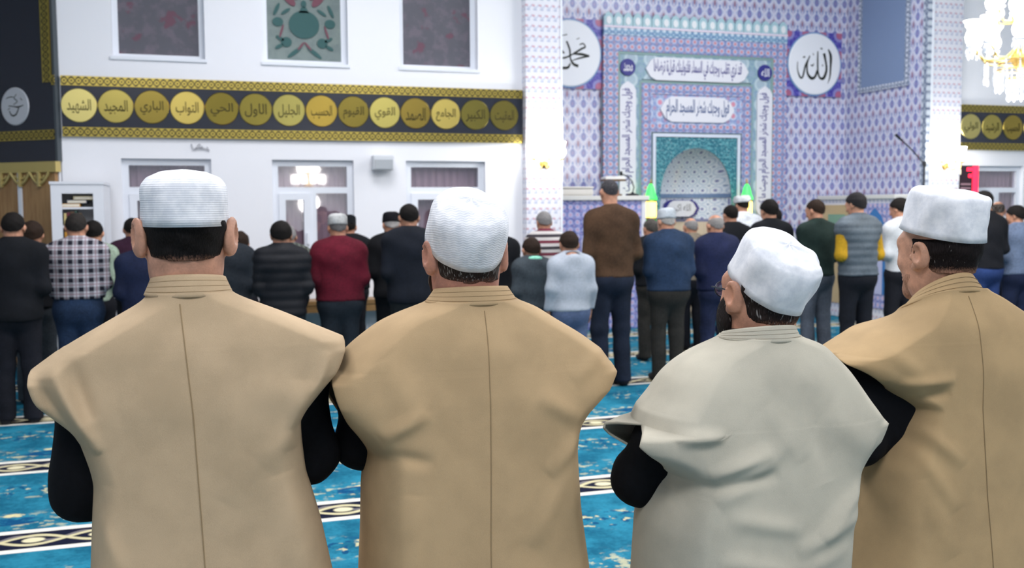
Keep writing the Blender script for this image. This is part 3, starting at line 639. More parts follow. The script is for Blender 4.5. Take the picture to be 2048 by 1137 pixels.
# wooden bench along the left wall with radiators under it
t = tag(empty('long_bench', (1.6, 11.3, 0)), 'long wooden bench running under the left windows', 'bench'); BW = wood('bench_wood', (150, 116, 72), (122, 92, 54), 0)
for y0 in (-.17, -.055, .06): box('plank', (-2.1, 2.2), (y0, y0+.105), (.58, .63), BW, t, .004)
box('apron', (-2.1, 2.2), (-.16, -.13), (.5, .58), BW, t)
for x in (-2.0, -.65, .7, 2.05): box('leg', (x-.04, x+.04), (-.14, .14), (0, .58), BW, t)
for k, x in enumerate((.35, 2.0, 3.2)):
    nm = ['beneath the leftmost part of the bench', 'under the bench between the red sweater and the black robe', 'under the right end of the bench'][k]
    r = tag(empty('radiator', (x, 11.44, .0)), 'white panel radiator '+nm, 'radiator', 'radiators under the bench'); box('panel', (-.38, .38), (-.04, 0), (.08, .5), CW, r, .01)
    mb = MB()
    for q in range(9): mb.box(-.36+.082*q, -.32+.082*q, -.048, -.04, .11, .47)
    mb.build('fins', CW, r); box('foot', (-.3, -.26), (-.04, 0), (0, .08), CW, r); box('foot', (.26, .3), (-.04, 0), (0, .08), CW, r)
# microphone stand
t = tag(empty('microphone_stand', (9.42, 11.1, 0)), 'black boom microphone stand in front of the right pillar', 'microphone stand'); DK = plain((40, 42, 48), .4)
MB().tube([(0, 0, .05), (0, 0, 2.2)], .013, 8).build('pole', DK, t); MB().tube([(.03, 0, 2.17), (-.2, 0, 2.38), (-.36, 0, 2.5)], .009, 8).build('boom', DK, t); MB().lathe([(.01, -.03), (.028, -.02), (.028, .03), (.01, .04)], (0, 0, 2.2), 10).build('clutch', DK, t)
MB().tube([(-.36, 0, 2.5), (-.43, 0, 2.55), (-.47, 0, 2.58)], [.012, .018, .02], 8).build('microphone', DK, t)
for k in range(3):
    a = k*2.09+.5; MB().tube([(0, 0, .25), (.28*math.cos(a), .28*math.sin(a), .01)], .01, 6).build('leg', DK, t)
# red LED panel
t = tag(empty('led_clock', (10.3, 11.4, 0)), 'narrow red LED display panel beside the right pillar', 'display'); box('case', (-.02, .3), (-.0, .08), (1.7, 2.2), plain((40, 24, 34), .4), t); REDL = Mat('red_led', (255, 40, 60), .4).emit((255, 26, 60), 2.5).m
box('led_strip', (.2, .295), (-.008, .0), (1.72, 2.19), REDL, t)
mb = MB(); mb.box(.1, .19, -.008, 0, 2.12, 2.17).box(.13, .19, -.008, 0, 2.03, 2.08); mb.build('led_digit', REDL, t)
mb = MB()
for q in range(4): mb.box(.0, .17, -.006, 0, 1.76+.055*q, 1.785+.055*q)
mb.build('led_text', plain((150, 120, 130), .5), t)
# ------------------------------------------------------------------ implicit-surface figures
def grid(*segs):
    out = [segs[0][0]]
    for a, b, h in segs: n = max(1, int(round((b-a)/h))); out += list(np.linspace(a, b, n+1)[1:])
    return np.array(out, np.float32)
class Field:
    def __init__(s, xs, ys, zs): s.x, s.y, s.z = xs, ys, zs; s.v = np.full((len(xs), len(ys), len(zs)), .2, np.float32)
    def win(s, lo, hi, m):
        sl = tuple(slice(max(0, int(np.searchsorted(c, l-m))), int(np.searchsorted(c, h+m))) for c, l, h in zip((s.x, s.y, s.z), lo, hi))
        return sl, s.x[sl[0]][:, None, None], s.y[sl[1]][None, :, None], s.z[sl[2]][None, None, :]
    def put(s, sl, d, k, op):
        a = s.v[sl]
        if a.size == 0: return
        if op == 's': a, d = -a, d
        h = np.maximum(k-np.abs(a-d), 0)/k; r = np.minimum(a, d)-h*h*k*.25
        s.v[sl] = -r if op == 's' else r
    def ell(s, c, r, R=None, k=.02, op='u'):
        c = np.array(c, float); m = max(r); sl, X, Y, Z = s.win(c-m, c+m, .05+k)
        px, py, pz = X-c[0], Y-c[1], Z-c[2]
        if R is not None: px, py, pz = [px*R[0][i]+py*R[1][i]+pz*R[2][i] for i in range(3)]
        k0 = np.sqrt((px/r[0])**2+(py/r[1])**2+(pz/r[2])**2); k1 = np.sqrt((px/r[0]**2)**2+(py/r[1]**2)**2+(pz/r[2]**2)**2)
        s.put(sl, (k0*(k0-1)/np.maximum(k1, 1e-6)).astype(np.float32), k, op)
    def cone(s, a, b, ra, rb, k=.03, sc=(1, 1, 1), op='u'):
        a, b, sc = np.array(a, float), np.array(b, float), np.array(sc, float); m = max(ra, rb)
        sl, X, Y, Z = s.win(np.minimum(a, b)-m, np.maximum(a, b)+m, .05+k)
        px, py, pz = (X-a[0])*sc[0], (Y-a[1])*sc[1], (Z-a[2])*sc[2]; d = (b-a)*sc; L = d@d
        t = np.clip((px*d[0]+py*d[1]+pz*d[2])/max(L, 1e-9), 0, 1)
        q = np.sqrt((px-t*d[0])**2+(py-t*d[1])**2+(pz-t*d[2])**2)-(ra+(rb-ra)*t)
        s.put(sl, (q/max(sc)).astype(np.float32), k, op)
    def cut(s, n, c):                                   # keep n.p < c
        s.v = np.maximum(s.v, n[0]*s.x[:, None, None]+n[1]*s.y[None, :, None]+n[2]*s.z[None, None, :]-c)
    def wrinkle(s, amp, f=1.0, ph=0):
        X, Y, Z = s.x[:, None, None]*f, s.y[None, :, None]*f, s.z[None, None, :]*f
        q = np.sin(13*X+4*Z+5*np.sin(5*Z+ph)+7*Y+ph)*np.sin(11*Z+9*X*np.cos(ph)+4*Y+2*ph)+.6*np.sin(23*Z+14*X*np.sin(3*ph)+6*Y+1.7*ph)*np.sin(9*X+5*Z+ph)
        s.v += (amp*.75*q).astype(np.float32)
    def mesh(s, name):
        v = s.v; v[0], v[-1] = .2, .2; v[:, 0], v[:, -1] = .2, .2; v[:, :, 0], v[:, :, -1] = .2, .2
        sg = v < 0; nx, ny, nz = v.shape
        cs = sum(sg[a:nx-1+a, b:ny-1+b, c:nz-1+c].astype(np.int8) for a in (0, 1) for b in (0, 1) for c in (0, 1))
        act = np.argwhere((cs > 0) & (cs < 8)); ids = np.full((nx-1, ny-1, nz-1), -1, np.int32); ids[tuple(act.T)] = np.arange(len(act))
        i, j, k = act.T; pos = np.zeros((len(act), 3)); cnt = np.zeros(len(act))
        co = [(a, b, c) for a in (0, 1) for b in (0, 1) for c in (0, 1)]
        for A in co:
            for ax in range(3):
                if A[ax]: continue
                B = list(A); B[ax] = 1
                va = v[i+A[0], j+A[1], k+A[2]]; vb = v[i+B[0], j+B[1], k+B[2]]; m = (va < 0) != (vb < 0)
                t = np.where(m, va/np.where(m, va-vb, 1), 0)
                pa = np.stack([s.x[i+A[0]], s.y[j+A[1]], s.z[k+A[2]]], 1); pb = np.stack([s.x[i+B[0]], s.y[j+B[1]], s.z[k+B[2]]], 1)
                pos += np.where(m[:, None], pa+t[:, None]*(pb-pa), 0); cnt += m
        pos /= np.maximum(cnt, 1)[:, None]; F = []
        for ax in range(3):
            s0 = [slice(None)]*3; s1 = [slice(None)]*3; s0[ax] = slice(0, -1); s1[ax] = slice(1, None)
            E = np.argwhere(sg[tuple(s0)] != sg[tuple(s1)]); u, w2 = [(1, 2), (2, 0), (0, 1)][ax]
            E = E[(E[:, u] > 0) & (E[:, w2] > 0) & (E[:, u] < v.shape[u]-1) & (E[:, w2] < v.shape[w2]-1)]
            q = []
            for du, dw in ((-1, -1), (0, -1), (0, 0), (-1, 0)):
                c = E.copy(); c[:, u] += du; c[:, w2] += dw; q.append(ids[tuple(c.T)])
            q = np.stack(q, 1); ins = sg[tuple(E.T)]; q[~ins] = q[~ins][:, ::-1]; F.append(q)
        F = np.concatenate(F); F = F[(F >= 0).all(1)]
        return raw_mesh(name, pos, F)
def raw_mesh(name, V_, F):
    me = bpy.data.meshes.new(name); me.vertices.add(len(V_)); me.vertices.foreach_set('co', np.asarray(V_, np.float32).ravel())
    n = len(F); me.loops.add(n*4); me.loops.foreach_set('vertex_index', np.asarray(F, np.int32).ravel()); me.polygons.add(n)
    me.polygons.foreach_set('loop_start', np.arange(n, dtype=np.int32)*4); me.update(calc_edges=True); me.validate(); return me
def rot(pitch=0, yaw=0, roll=0):
    """head attitude: pitch>0 bows forward, yaw>0 turns left, roll>0 leans to the right"""
    return np.array((Matrix.Rotation(yaw, 3, 'Z') @ Matrix.Rotation(-pitch, 3, 'X') @ Matrix.Rotation(roll, 3, 'Y')))
class HF:
    def __init__(s, c, R, k=1): s.c, s.R, s.k = np.array(c, float), R, k
    def p(s, q): return s.c+s.R@(np.array(q, float)*s.k)
def head(F, h, detail=False, ear=1):
    k = h.k; e = lambda c, r, R=None, kk=.02, op='u': F.ell(h.p(c), [q*k for q in r], h.R if R is None else h.R@R, kk*k, op)
    e((0, -.012, .03), (.074, .094, .086), kk=.01); e((0, .03, -.045), (.056, .062, .072), kk=.05); e((0, .07, .02), (.052, .026, .05), kk=.03)
    e((0, .082, -.098), (.024, .02, .02), kk=.03)
    F.cone(h.p((0, .098, .012)), h.p((0, .118, -.028)), .007*k, .012*k, .014*k); e((0, .078, .03), (.05, .02, .012), kk=.02)
    for s in (-1, 1):
        e((s*.031, .098, .008), (.015, .014, .011), kk=.012, op='s'); e((s*.011, .108, -.03), (.009, .011, .008), kk=.008)
        e((s*.04, .06, -.025), (.02, .022, .018), kk=.025); e((s*.043, .012, -.062), (.02, .036, .034), kk=.035)
        Rz = np.array(Matrix.Rotation(-s*math.radians(28), 3, 'Z') @ Matrix.Rotation(math.radians(-10), 3, 'X'))
        o = s*(.078+.006*ear); es = 1+.3*(ear-1)
        e((o, -.018, .0), (.0095, .022*es, .034*es), Rz, .008); e((o-s*.004, .0, -.028), (.008, .01, .012), None, .01)
        if detail:
            e((o+s*.009, -.012, .004), (.008, .0125, .021), Rz, .005, 's'); e((o+s*.004, .006, -.006), (.004, .005, .008), None, .005)
    e((0, .097, -.058), (.02, .012, .005), kk=.008); e((0, .096, -.069), (.018, .012, .006), kk=.008)
def hand(F, wr, d, n, side, s=1):
    d, n = np.array(d, float), np.array(n, float); d /= np.linalg.norm(d); n -= d*(n@d); n /= np.linalg.norm(n); l = np.cross(d, n)*side
    R = np.stack([l, d, n], 1); F.ell(wr+d*.05*s, (.041*s, .052*s, .016*s), R, .02)
    for o, L in ((-.03, .058), (-.01, .074), (.011, .08), (.031, .07)):
        b = wr+d*.09*s+l*o*s; m = b+d*L*.5*s+n*.008*s; F.cone(b, m, .0095*s, .0088*s, .01); F.cone(m, m+d*L*.42*s+n*.028*s, .0088*s, .0075*s, .006)
    b = wr+d*.03*s+l*.034*s; m = b+l*.03*s+d*.03*s+n*.008*s; F.cone(b, m, .013*s, .0105*s, .014); F.cone(m, m+d*.034*s+n*.012*s, .0105*s, .0085*s, .006)
def torso(F, p, i=0):
    s, b = p['s'], p['b']; zs = p['zs']; sy = 1.38/p.get('deep', 1)
    F.cone((p['hx'], 0, .93*s), (0, 0, zs-.34*s), .158*b*s+i, .152*b*s+i, .06, (1, sy, 1)); F.cone((0, 0, zs-.34*s), (0, -.01, zs-.12*s), .152*b*s+i, .165*b*s+i, .06, (1, sy, 1))
    F.cone((-p['sw']+.03, -.01, zs-.05*s), (p['sw']-.03, -.01, zs-.05*s), .078*s+i, .078*s+i, .07, (1, 1.15, 1))
    for g in (-1, 1): F.cone((p['nx'], -.005, zs+.04*s), (g*p['sw']*.92, 0, zs-.012*s), .052*s+i, .05*s+i, .06)
    F.ell((p['hx'], -.035*s, .9*s), (.155*b*s+i, .105*s+i, .11*s+i), None, .06)
    if p.get('belly'): F.ell((p['hx'], .07, 1.08*s), (.15*b*s+i, .12*s+i, .16*s+i), None, .08)
def arms(F, p, i=0, sleeve=False):
    for g, sh, el, wr in ((-1, p['shL'], p['elL'], p['wrL']), (1, p['shR'], p['elR'], p['wrR'])):
        s = p['s']; sh, el, wr = map(lambda q: np.array(q, float), (sh, el, wr))
        F.cone(sh, el, .05*s+i, .041*s+i, .035); e2 = el+(wr-el)*(.93 if sleeve else 1); F.cone(el, e2, .041*s+i, (.03 if sleeve else .025)*s+i, .03)
        if not sleeve:
            d = wr-el if p['pose'] != 'fold' else np.array((-g*.8, .35, -.15)); n = (0, -1, 0) if p['pose'] == 'fold' else (-g, .1, 0); hand(F, wr, d, n, -g, s*.95)
def legs(F, p, i=0, tr=False):
    s = p['s']
    for g in (-1, 1):
        x = p['hx']; hip, kn, an = (x+g*.088*s, 0, .9*s), (x+g*.1*s, .012, .49*s), (x+g*.105*s, -.02, (.05 if tr else .08)*s)
        F.cone(hip, kn, .088*s+i, .06*s+i, .04); F.cone(kn, an, .06*s+i, (.058 if tr else .036)*s+i, .03)
        if not tr: F.ell((x+g*.11*s, .055*s, .036*s), (.042*s, .125*s, .034*s), None, .03); F.ell((x+g*.105*s, -.035*s, .045*s), (.036*s, .045*s, .043*s), None, .03)
SKIN = {}
def skin(c=(196, 142, 116)):
    if c not in SKIN:
        M = Mat('skin', c, .5, 0, .4, Subsurface_Weight=.05); M.b.inputs['Subsurface Radius'].default_value = (.01, .004, .002)
        n = M.noise(scale=28, detail=4); n2 = M.noise(scale=220, detail=2); M.color(M.mix((n*.8+n2*.2).step(.3, .7), tuple(int(v*.86) for v in c), tuple(min(255, int(v*1.06)) for v in c))); M.bump(n2, .15, .002); SKIN[c] = M.m
    return SKIN[c]
def hairmat(c, grey=.0, fade=None):
    k = ('h', c, grey, fade)
    if k in _mc: return _mc[k]
    c = tuple(int(v*.85) for v in c) if sum(c) < 250 else c; M = Mat('hair', c, .7, 0, .08); x, y, z = M.coord(); n = M.noise(M.comb(x*520, y*520, z*60), 1, 2)
    l = tuple(min(255, int(v*1.35+6)) for v in c); col = M.mix(n.step(.35, .75), c, l)
    if grey: col = M.mix(M.noise(M.comb(x*300+7, y*300, z*30), 1, 1).step(.72-.3*grey, .82-.2*grey), col, (150, 148, 146))
    if fade:                                             # clipped short towards the nape, skin showing through
        z0, z1, sk = fade; spk = M.noise(M.comb(x*420, y*420, z*160), 1, 2); f = ((z-z0)/(z1-z0)+(spk-.5)*.7).step(.25, .8); col = M.mix(f, sk, col)
    M.color(col); M.bump(n, .4, .003); _mc[k] = M.m; return M.m
def hair(h, infl, back, slope, mat, parent, res, front=.09, top=None, name='hair'):
    lo = h.c-.15*h.k; hi = h.c+.15*h.k; F = Field(*[grid((a, b, res)) for a, b in zip(lo, hi)])
    k = h.k; F.ell(h.p((0, -.012, .03)), [(q+infl)*k for q in (.074, .094, .086)], h.R, .01); F.ell(h.p((0, -.03, -.045)), [(q+infl*.5)*k for q in (.058, .05, .05)], h.R, .03)
    n = np.array((0, slope, -1.))/math.hypot(slope, 1); nw = h.R@n; F.cut(nw, nw@h.p((0, -.09, back)))
    n = h.R@np.array((0, 1., .0)); F.cut(n, n@h.p((0, front, 0)))
    if top is not None: n = h.R@np.array((0, 0, 1.)); F.cut(n, n@h.p((0, 0, top)))
    F.wrinkle(.0022, 4); F.wrinkle(.0012, 9, 2)
    return link(name, F.mesh(name), mat, parent, True)
def cap(h, prof, rx, ry, mat, parent, base=(0, -.012, .03), tilt=0, roll=0, crump=.0015, nt=110, name='cap', lean=0, flute=0):
    """skullcap lofted in the head frame; prof = [(radius fraction, height)]"""
    P = np.array(prof); d = np.r_[0, np.cumsum(np.hypot(*np.diff(P, axis=0).T))]; t = np.linspace(0, d[-1], 64); R_ = np.interp(t, d, P[:, 0]); Z = np.interp(t, d, P[:, 1])
    ker = np.ones(5)/5; R_[2:-2] = np.convolve(R_, ker, 'valid'); Z[2:-2] = np.convolve(Z, ker, 'valid'); R_ = np.maximum(R_, .004)
    a = np.linspace(0, 2*np.pi, nt, endpoint=False); A, RR = np.meshgrid(a, R_); ZZ = np.repeat(Z[:, None], nt, 1)
    x, y = rx*RR*np.cos(A), ry*RR*np.sin(A); top = np.clip((ZZ-P[-1, 1]*.55)/(P[-1, 1]*.45), 0, 1)
    w_ = crump*(np.sin(3*A+40*ZZ)+.8*np.sin(5*A-60*ZZ+1)+.6*np.sin(9*A+25*ZZ))+crump*1.2*top*np.sin(6*A+1)+flute*np.sin(8*A+.6*np.sin(2*A))*np.sin(np.clip(ZZ/(P[-1, 1]*.8), 0, 1)*3.14)
    x += w_*np.cos(A); y += w_*np.sin(A); ZZ = ZZ+crump*top*(np.sin(7*A+2)+.6*np.sin(60*x+1)*np.sin(50*y))+lean*x*top
    L = np.stack([x, y, ZZ], -1).reshape(-1, 3)@(np.array(Matrix.Rotation(tilt, 3, 'X') @ Matrix.Rotation(roll, 3, 'Y')).T)+np.array(base)
    W_ = (h.R@(L.T*h.k)).T+h.c; nr = len(R_); i = np.arange(nr-1)[:, None]*nt; j = np.arange(nt)[None]
    Fq = np.stack([i+j, i+(j+1) % nt, i+nt+(j+1) % nt, i+nt+j], -1).reshape(-1, 4)
    o = link(name, raw_mesh(name, W_, Fq), mat, parent, True); md = o.modifiers.new('thickness', 'SOLIDIFY'); md.thickness = .003; md.offset = 0; return o
KUFI = [(1, 0), (1.01, .03), (1.0, .062), (.95, .082), (.8, .095), (.5, .103), (.02, .106)]
# ------------------------------------------------------------------ worshippers in the rows ahead
def worshipper(label, X, Y, H, top, trousers, hairspec=((30, 26, 24), 'short'), capspec=None, style='', b=1., sw=.17, pose='fold', bow=.25, hyaw=0, yaw=0, skinc=(186, 134, 108), hs=1., waist=1., group='worshippers standing in rows', belly=False, extra=None, socks=(26, 26, 32)):
    s = H/1.75; zs = 1.435*s; sw = sw*s*(b**.5)
    p = dict(s=s, b=b, zs=zs, sw=sw, hx=0, nx=0, pose=pose, belly=belly)
    for g, c in ((-1, 'L'), (1, 'R')):
        p['sh'+c] = (g*sw, -.01, zs-.03*s)
        if pose == 'fold': p['el'+c] = (g*(sw+.04*s), -.035*s, zs-.3*s); p['wr'+c] = (g*.075*s, .19*s+.02*g+(.05 if belly else 0), zs-.34*s)
        else: p['el'+c] = (g*(sw+.05*s), -.03*s, zs-.28*s); p['wr'+c] = (g*(sw+.06*s), .05*s, zs-.53*s)
    hs_ = hs*(.97 if s < .95 else 1.)
    hd = HF((0, .03*s+.055*bow, H-.118*hs_-.012*bow), rot(bow, hyaw), hs_); res = .0125
    F = Field(grid((-.42*s, .42*s, res)), grid((-.2*s, .36*s, res)), grid((-.02, H+.03, res)))
    torso(F, p, -.008); arms(F, p); legs(F, p, -.004); head(F, hd); F.cone((0, -.008, zs+.02*s), hd.p((0, -.02, -.04)), .056*s, .053*s, .03)
    o = link('person', F.mesh('body'), skin(skinc), None, True); o.location = (X, Y, 0); o.rotation_euler = (0, 0, yaw); tag(o, label, 'person', group)
    r2 = .014
    # trousers
    F = Field(grid((-.3*s, .3*s, r2)), grid((-.25*s, .25*s, r2)), grid((-.02, 1.1*s, r2))); legs(F, p, .016, True); F.cone((0, 0, .93*s), (0, 0, 1.0*s), .158*b*s+.014, .155*b*s+.014, .05, (1, 1.36, 1)); F.ell((0, -.035*s, .9*s), (.155*b*s+.012, .11*s+.012, .115*s), None, .05)
    F.cut((0, 0, -1), -.035*s); F.cut((0, 0, 1), 1.02*s); F.wrinkle(.004, 1, X); link('trousers', F.mesh('trousers'), trousers, o, True)
    # top
    hem = (.86 if 'long' in style else .93)*s*waist
    F = Field(grid((-.44*s, .44*s, r2)), grid((-.27*s, .38*s, r2)), grid((hem-.06, zs+.14*s, r2)))
    inf = .03 if 'puff' in style or 'coat' in style else .02
    torso(F, p, inf)
    if 'sleeveless' not in style: arms(F, p, inf*.8, True)
    F.cone((0, -.01, zs+.03*s), (0, .0, zs+(.085 if 'collar' in style or 'puff' in style else .055)*s), .066*s, .063*s, .03)
    if 'hood' in style: F.ell((0, -.085*s, zs+.01*s), (.115*s, .06*s, .085*s), None, .03); F.ell((0, -.05*s, zs+.075*s), (.07*s, .045*s, .03*s), None, .03, 's')
    F.cut((0, 0, -1), -hem)
    if 'puff' in style: F.v += (.0075*np.abs(np.sin(F.z[None, None, :]*math.pi/.075)) - .0075).astype(np.float32)*-1.0
    F.wrinkle(.0055, 1, Y*7+X); tp = link('sweater' if 'coat' not in style and 'puff' not in style and 'hood' not in style else 'jacket', F.mesh('top'), top, o, True)
    if 'sleeveless' in style:
        F = Field(grid((-.44*s, .44*s, r2)), grid((-.27*s, .38*s, r2)), grid((zs-.5*s, zs+.1*s, r2))); arms(F, p, .02, True); link('sleeves', F.mesh('sleeves'), extra, o, True)
    elif extra is not None:
        F = Field(grid((-.1, .1, .008)), grid((-.16, .06, .008)), grid((zs, zs+.16, .008))); F.ell((0, -.085*s, zs+.082*s), (.09*s, .05*s, .032*s), None, .02); link('hood_lining', F.mesh('lining'), extra, o, True)
    # socks
    for g in (-1, 1):
        F = Field(grid((g*.107*s-.07, g*.107*s+.07, .012)), grid((-.1, .21, .012)), grid((-.02, .13, .012))); F.ell((g*.11*s, .055*s, .036*s), (.052*s, .139*s, .044*s), None, .03); F.cone((g*.105*s, -.03*s, .045*s), (g*.105*s, -.02*s, .11*s), .042*s, .04*s, .03); F.cut((0, 0, -1), 0); link('sock', F.mesh('sock'), plain(socks, .9), o, True)
    c, kind = hairspec
    if kind == 'short': hair(hd, .013, -.05, .8, hairmat(c), o, .009)
    elif kind == 'thick': hair(hd, .02, -.055, .75, hairmat(c), o, .009)
    elif kind == 'buzz': hair(hd, .006, -.05, .8, hairmat(c, .3), o, .009)
    elif kind == 'ring': hair(hd, .006, -.05, .8, hairmat(c, .6), o, .009, .0, .07)
    if capspec: cap(hd, KUFI, .086, .104, capspec, o, tilt=.12, nt=48)
    return o, hd
BLK, NAVY = fabric((26, 28, 34)), fabric((34, 44, 74)); DKG = fabric((44, 48, 56)); JEAN = fabric((40, 62, 96), 90, .2); DJEAN = fabric((38, 46, 64), 90, .16); DTR = fabric((34, 36, 44)); GTR = fabric((92, 100, 116)); BTR = fabric((58, 54, 50))
def plaid():
    M = Mat('plaid', (200, 200, 205), .9, 0, .1); x, y, z = M.coord(); p = .075
    def lines(c, w0, off): return ((c/p+off).sym().abs()).step(w0+.06, w0)
    h = lines(x, .2, 0); v = lines(z, .2, 0); c = M.mix((h+v)*.5, (180, 180, 188), (34, 34, 44)); c = M.mix((lines(x, .03, .5)).max(lines(z, .03, .5))*.6, c, (120, 70, 80)); M.color(c); return M.m
def striped(cols, p, ax=2):
    M = Mat('striped_knit', cols[0], .9, 0, .1); co = M.coord(); f = (co[ax]/p).frac(); c = M.mix(0, cols[0], cols[0]); n = len(cols)
    for i in range(1, n): c = M.mix(f.step(i/n-.02, i/n+.02), c, cols[i])
    M.color(c); return M.m
DH, BR, GY = (28, 25, 24), (46, 36, 30), (112, 110, 110)
worshipper('man in long black coat and dark trousers at the left edge', -1.27, 8.5, 1.63, BLK, DTR, (DH, 'short'), style='long coat collar', b=1.05)
worshipper('boy in black jacket with grey collar beside the plaid shirt', -1.25, 9.35, 1.55, fabric((30, 32, 38)), fabric((72, 78, 84)), (BR, 'thick'), style='coat hood', b=1.0, extra=fabric((150, 142, 138)))
worshipper('man in black and white plaid shirt and blue jeans', -.855, 8.85, 1.62, plaid(), JEAN, ((44, 40, 38), 'short'), style='collar', b=1.2, waist=1.08)
worshipper('dark-haired man partly hidden behind the plaid shirt', -.8, 9.75, 1.55, fabric((150, 170, 150)), DTR, (DH, 'short'), b=.85)
worshipper('man in dark plum sweater beside the front-left man\'s ear', -.5, 10.45, 1.565, fabric((66, 36, 58)), DTR, (DH, 'short'), style='collar', b=1.05)
worshipper('man in navy sweater directly behind the front-left man\'s left ear', -.34, 8.75, 1.5, NAVY, DTR, (DH, 'short'), style='collar', b=1.1)
worshipper('man in charcoal jacket just right of the front-left man\'s neck', .34, 9.1, 1.53, fabric((46, 52, 60)), DTR, (DH, 'short'), style='coat', b=1.1)
worshipper('short brown-haired boy behind the charcoal jacket', .5, 10.2, 1.42, DKG, DTR, (BR, 'thick'), b=.85)
worshipper('man in black quilted puffer jacket', .75, 8.5, 1.54, fabric((30, 32, 38), 60, .1, .6), fabric((40, 50, 56)), (DH, 'thick'), style='puff long', b=1.12)
worshipper('grey-haired man in olive striped shirt behind the puffer jacket', .96, 10.15, 1.48, striped([(96, 102, 96), (66, 70, 66)], .045, 0), DTR, (GY, 'short'), style='collar', b=1.25)
worshipper('man in crimson sweater wearing a light grey cap', 1.265, 8.8, 1.59, fabric((112, 24, 44)), fabric((44, 52, 62)), ((90, 88, 88), 'buzz'), fabric((176, 178, 178), 90), b=1.28)
worshipper('man in black coat half hidden behind the crimson sweater', 1.56, 10.15, 1.57, BLK, DTR, (DH, 'short'), BLK, style='coat', b=1.2)
worshipper('man in long black robe and black skullcap', 1.89, 9.55, 1.6, fabric((24, 25, 30)), BLK, ((150, 146, 144), 'buzz'), fabric((26, 26, 32), 90), style='long coat collar', b=1.05)
worshipper('tall dark-haired man in midnight blue jacket', 1.86, 8.6, 1.68, fabric((30, 34, 46)), fabric((44, 48, 52)), (DH, 'short'), style='long coat', b=1.12)
worshipper('man in black mostly hidden behind the second front man\'s cap', 2.84, 9.25, 1.56, BLK, DTR, (DH, 'short'), style='coat', b=1.1)
worshipper('grey-haired man in maroon and white striped polo', 3.66, 10.1, 1.6, striped([(196, 192, 190), (60, 56, 62), (196, 192, 190), (112, 52, 66)], .13), DTR, (GY, 'short'), style='collar', b=1.1)
worshipper('boy in dark grey hoodie with mint hood lining', 3.0, 8.62, 1.37, fabric((72, 80, 88)), DJEAN, (BR, 'short'), style='hood', b=1.05, hs=1.0, extra=fabric((128, 204, 176)), pose='fold', group='boys in the back row')
worshipper('boy in light grey hooded jacket with arms hanging', 3.13, 8.0, 1.44, fabric((164, 172, 184), 60, .05), fabric((92, 112, 150), 90), (BR, 'short'), style='hood', b=1.05, hs=1.0, pose='down', group='boys in the back row', hyaw=-.1)
worshipper('very tall man in brown ribbed sweater and jeans', 3.69, 8.42, 1.9, fabric((90, 64, 46)), DJEAN, ((62, 60, 64), 'buzz'), b=1.06, hs=.98, bow=.2)
worshipper('man in black coat behind the blue sweater', 4.73, 9.7, 1.52, BLK, BTR, ((74, 70, 66), 'buzz'), style='coat', b=1.1)
worshipper('man in petrol blue sweater with pale grey skullcap', 4.31, 8.5, 1.62, fabric((44, 66, 98)), BTR, ((150, 146, 142), 'buzz'), fabric((178, 186, 194), 90), style='collar', b=1.28)
worshipper('balding man in beige sweater between two blue tops', 5.5, 10.25, 1.52, fabric((150, 138, 118)), DTR, (GY, 'ring'), b=1.05)
worshipper('balding grey man in navy jacket and trousers', 4.93, 8.68, 1.57, fabric((38, 46, 84)), fabric((44, 52, 84)), ((120, 116, 114), 'ring'), style='coat collar', b=1.15)
worshipper('man in black jacket in front of the white-robed imam', 5.96, 10.15, 1.655, BLK, DTR, (DH, 'short'), style='coat', b=1.15)
im, ih = worshipper('imam in white robe and white turban with red top', 7.1, 11.8, 1.77, fabric((214, 218, 226)), fabric((206, 210, 218)), (DH, 'short'), style='long coat', b=1.2, group=None)
cap(ih, [(1, 0), (1.12, .02), (1.14, .05), (1.06, .075), (.95, .085), (.9, .08)], .098, .112, fabric((224, 226, 230), 40), im, (0, -.012, .045), .12, 0, .002, 60, 'turban')
cap(ih, [(1, 0), (.98, .05), (.7, .062), (.02, .066)], .088, .1, fabric((110, 26, 32), 60), im, (0, -.012, .07), .12, 0, .0005, 48, 'turban_crown')
worshipper('dark-haired man in black top behind the third man\'s cap', 5.93, 9.3, 1.71, BLK, DTR, (DH, 'thick'), style='coat', b=1.0)
worshipper('man in white shirt standing in the front row near the niche', 6.83, 10.6, 1.62, fabric((206, 210, 216)), DTR, (DH, 'short'), style='collar', b=1.1)
worshipper('man in bottle green sweater and grey trousers', 6.38, 9.12, 1.71, fabric((40, 60, 54)), GTR, (BR, 'short'), b=1.05, hyaw=.35)
worshipper('man in grey quilted vest over mustard yellow sleeves', 6.5, 8.6, 1.77, fabric((98, 110, 122), 50, .08, .6), fabric((32, 34, 42)), ((40, 38, 40), 'thick'), style='puff sleeveless', b=1.12, hyaw=.3, extra=fabric((206, 158, 26)))
worshipper('young man in pale grey sweater and black trousers', 7.48, 9.15, 1.72, fabric((184, 188, 194), 60, .05), fabric((34, 36, 44)), (DH, 'thick'), b=.95, hyaw=.3)
worshipper('man in black sweater and bright blue jeans at right', 8.3, 8.8, 1.79, fabric((30, 31, 38)), fabric((46, 70, 132), 90), (DH, 'thick'), b=1.12)
worshipper('bald man in white shirt near the right window', 9.75, 10.1, 1.69, fabric((206, 210, 216)), DTR, (BR, 'ring'), style='collar', b=1.1, hyaw=-.5)
worshipper('man in light blue shirt and navy trousers at the right edge', 8.95, 9.0, 1.63, fabric((112, 130, 162)), fabric((34, 46, 78)), (DH, 'thick'), style='collar', b=1.2, hyaw=.5)
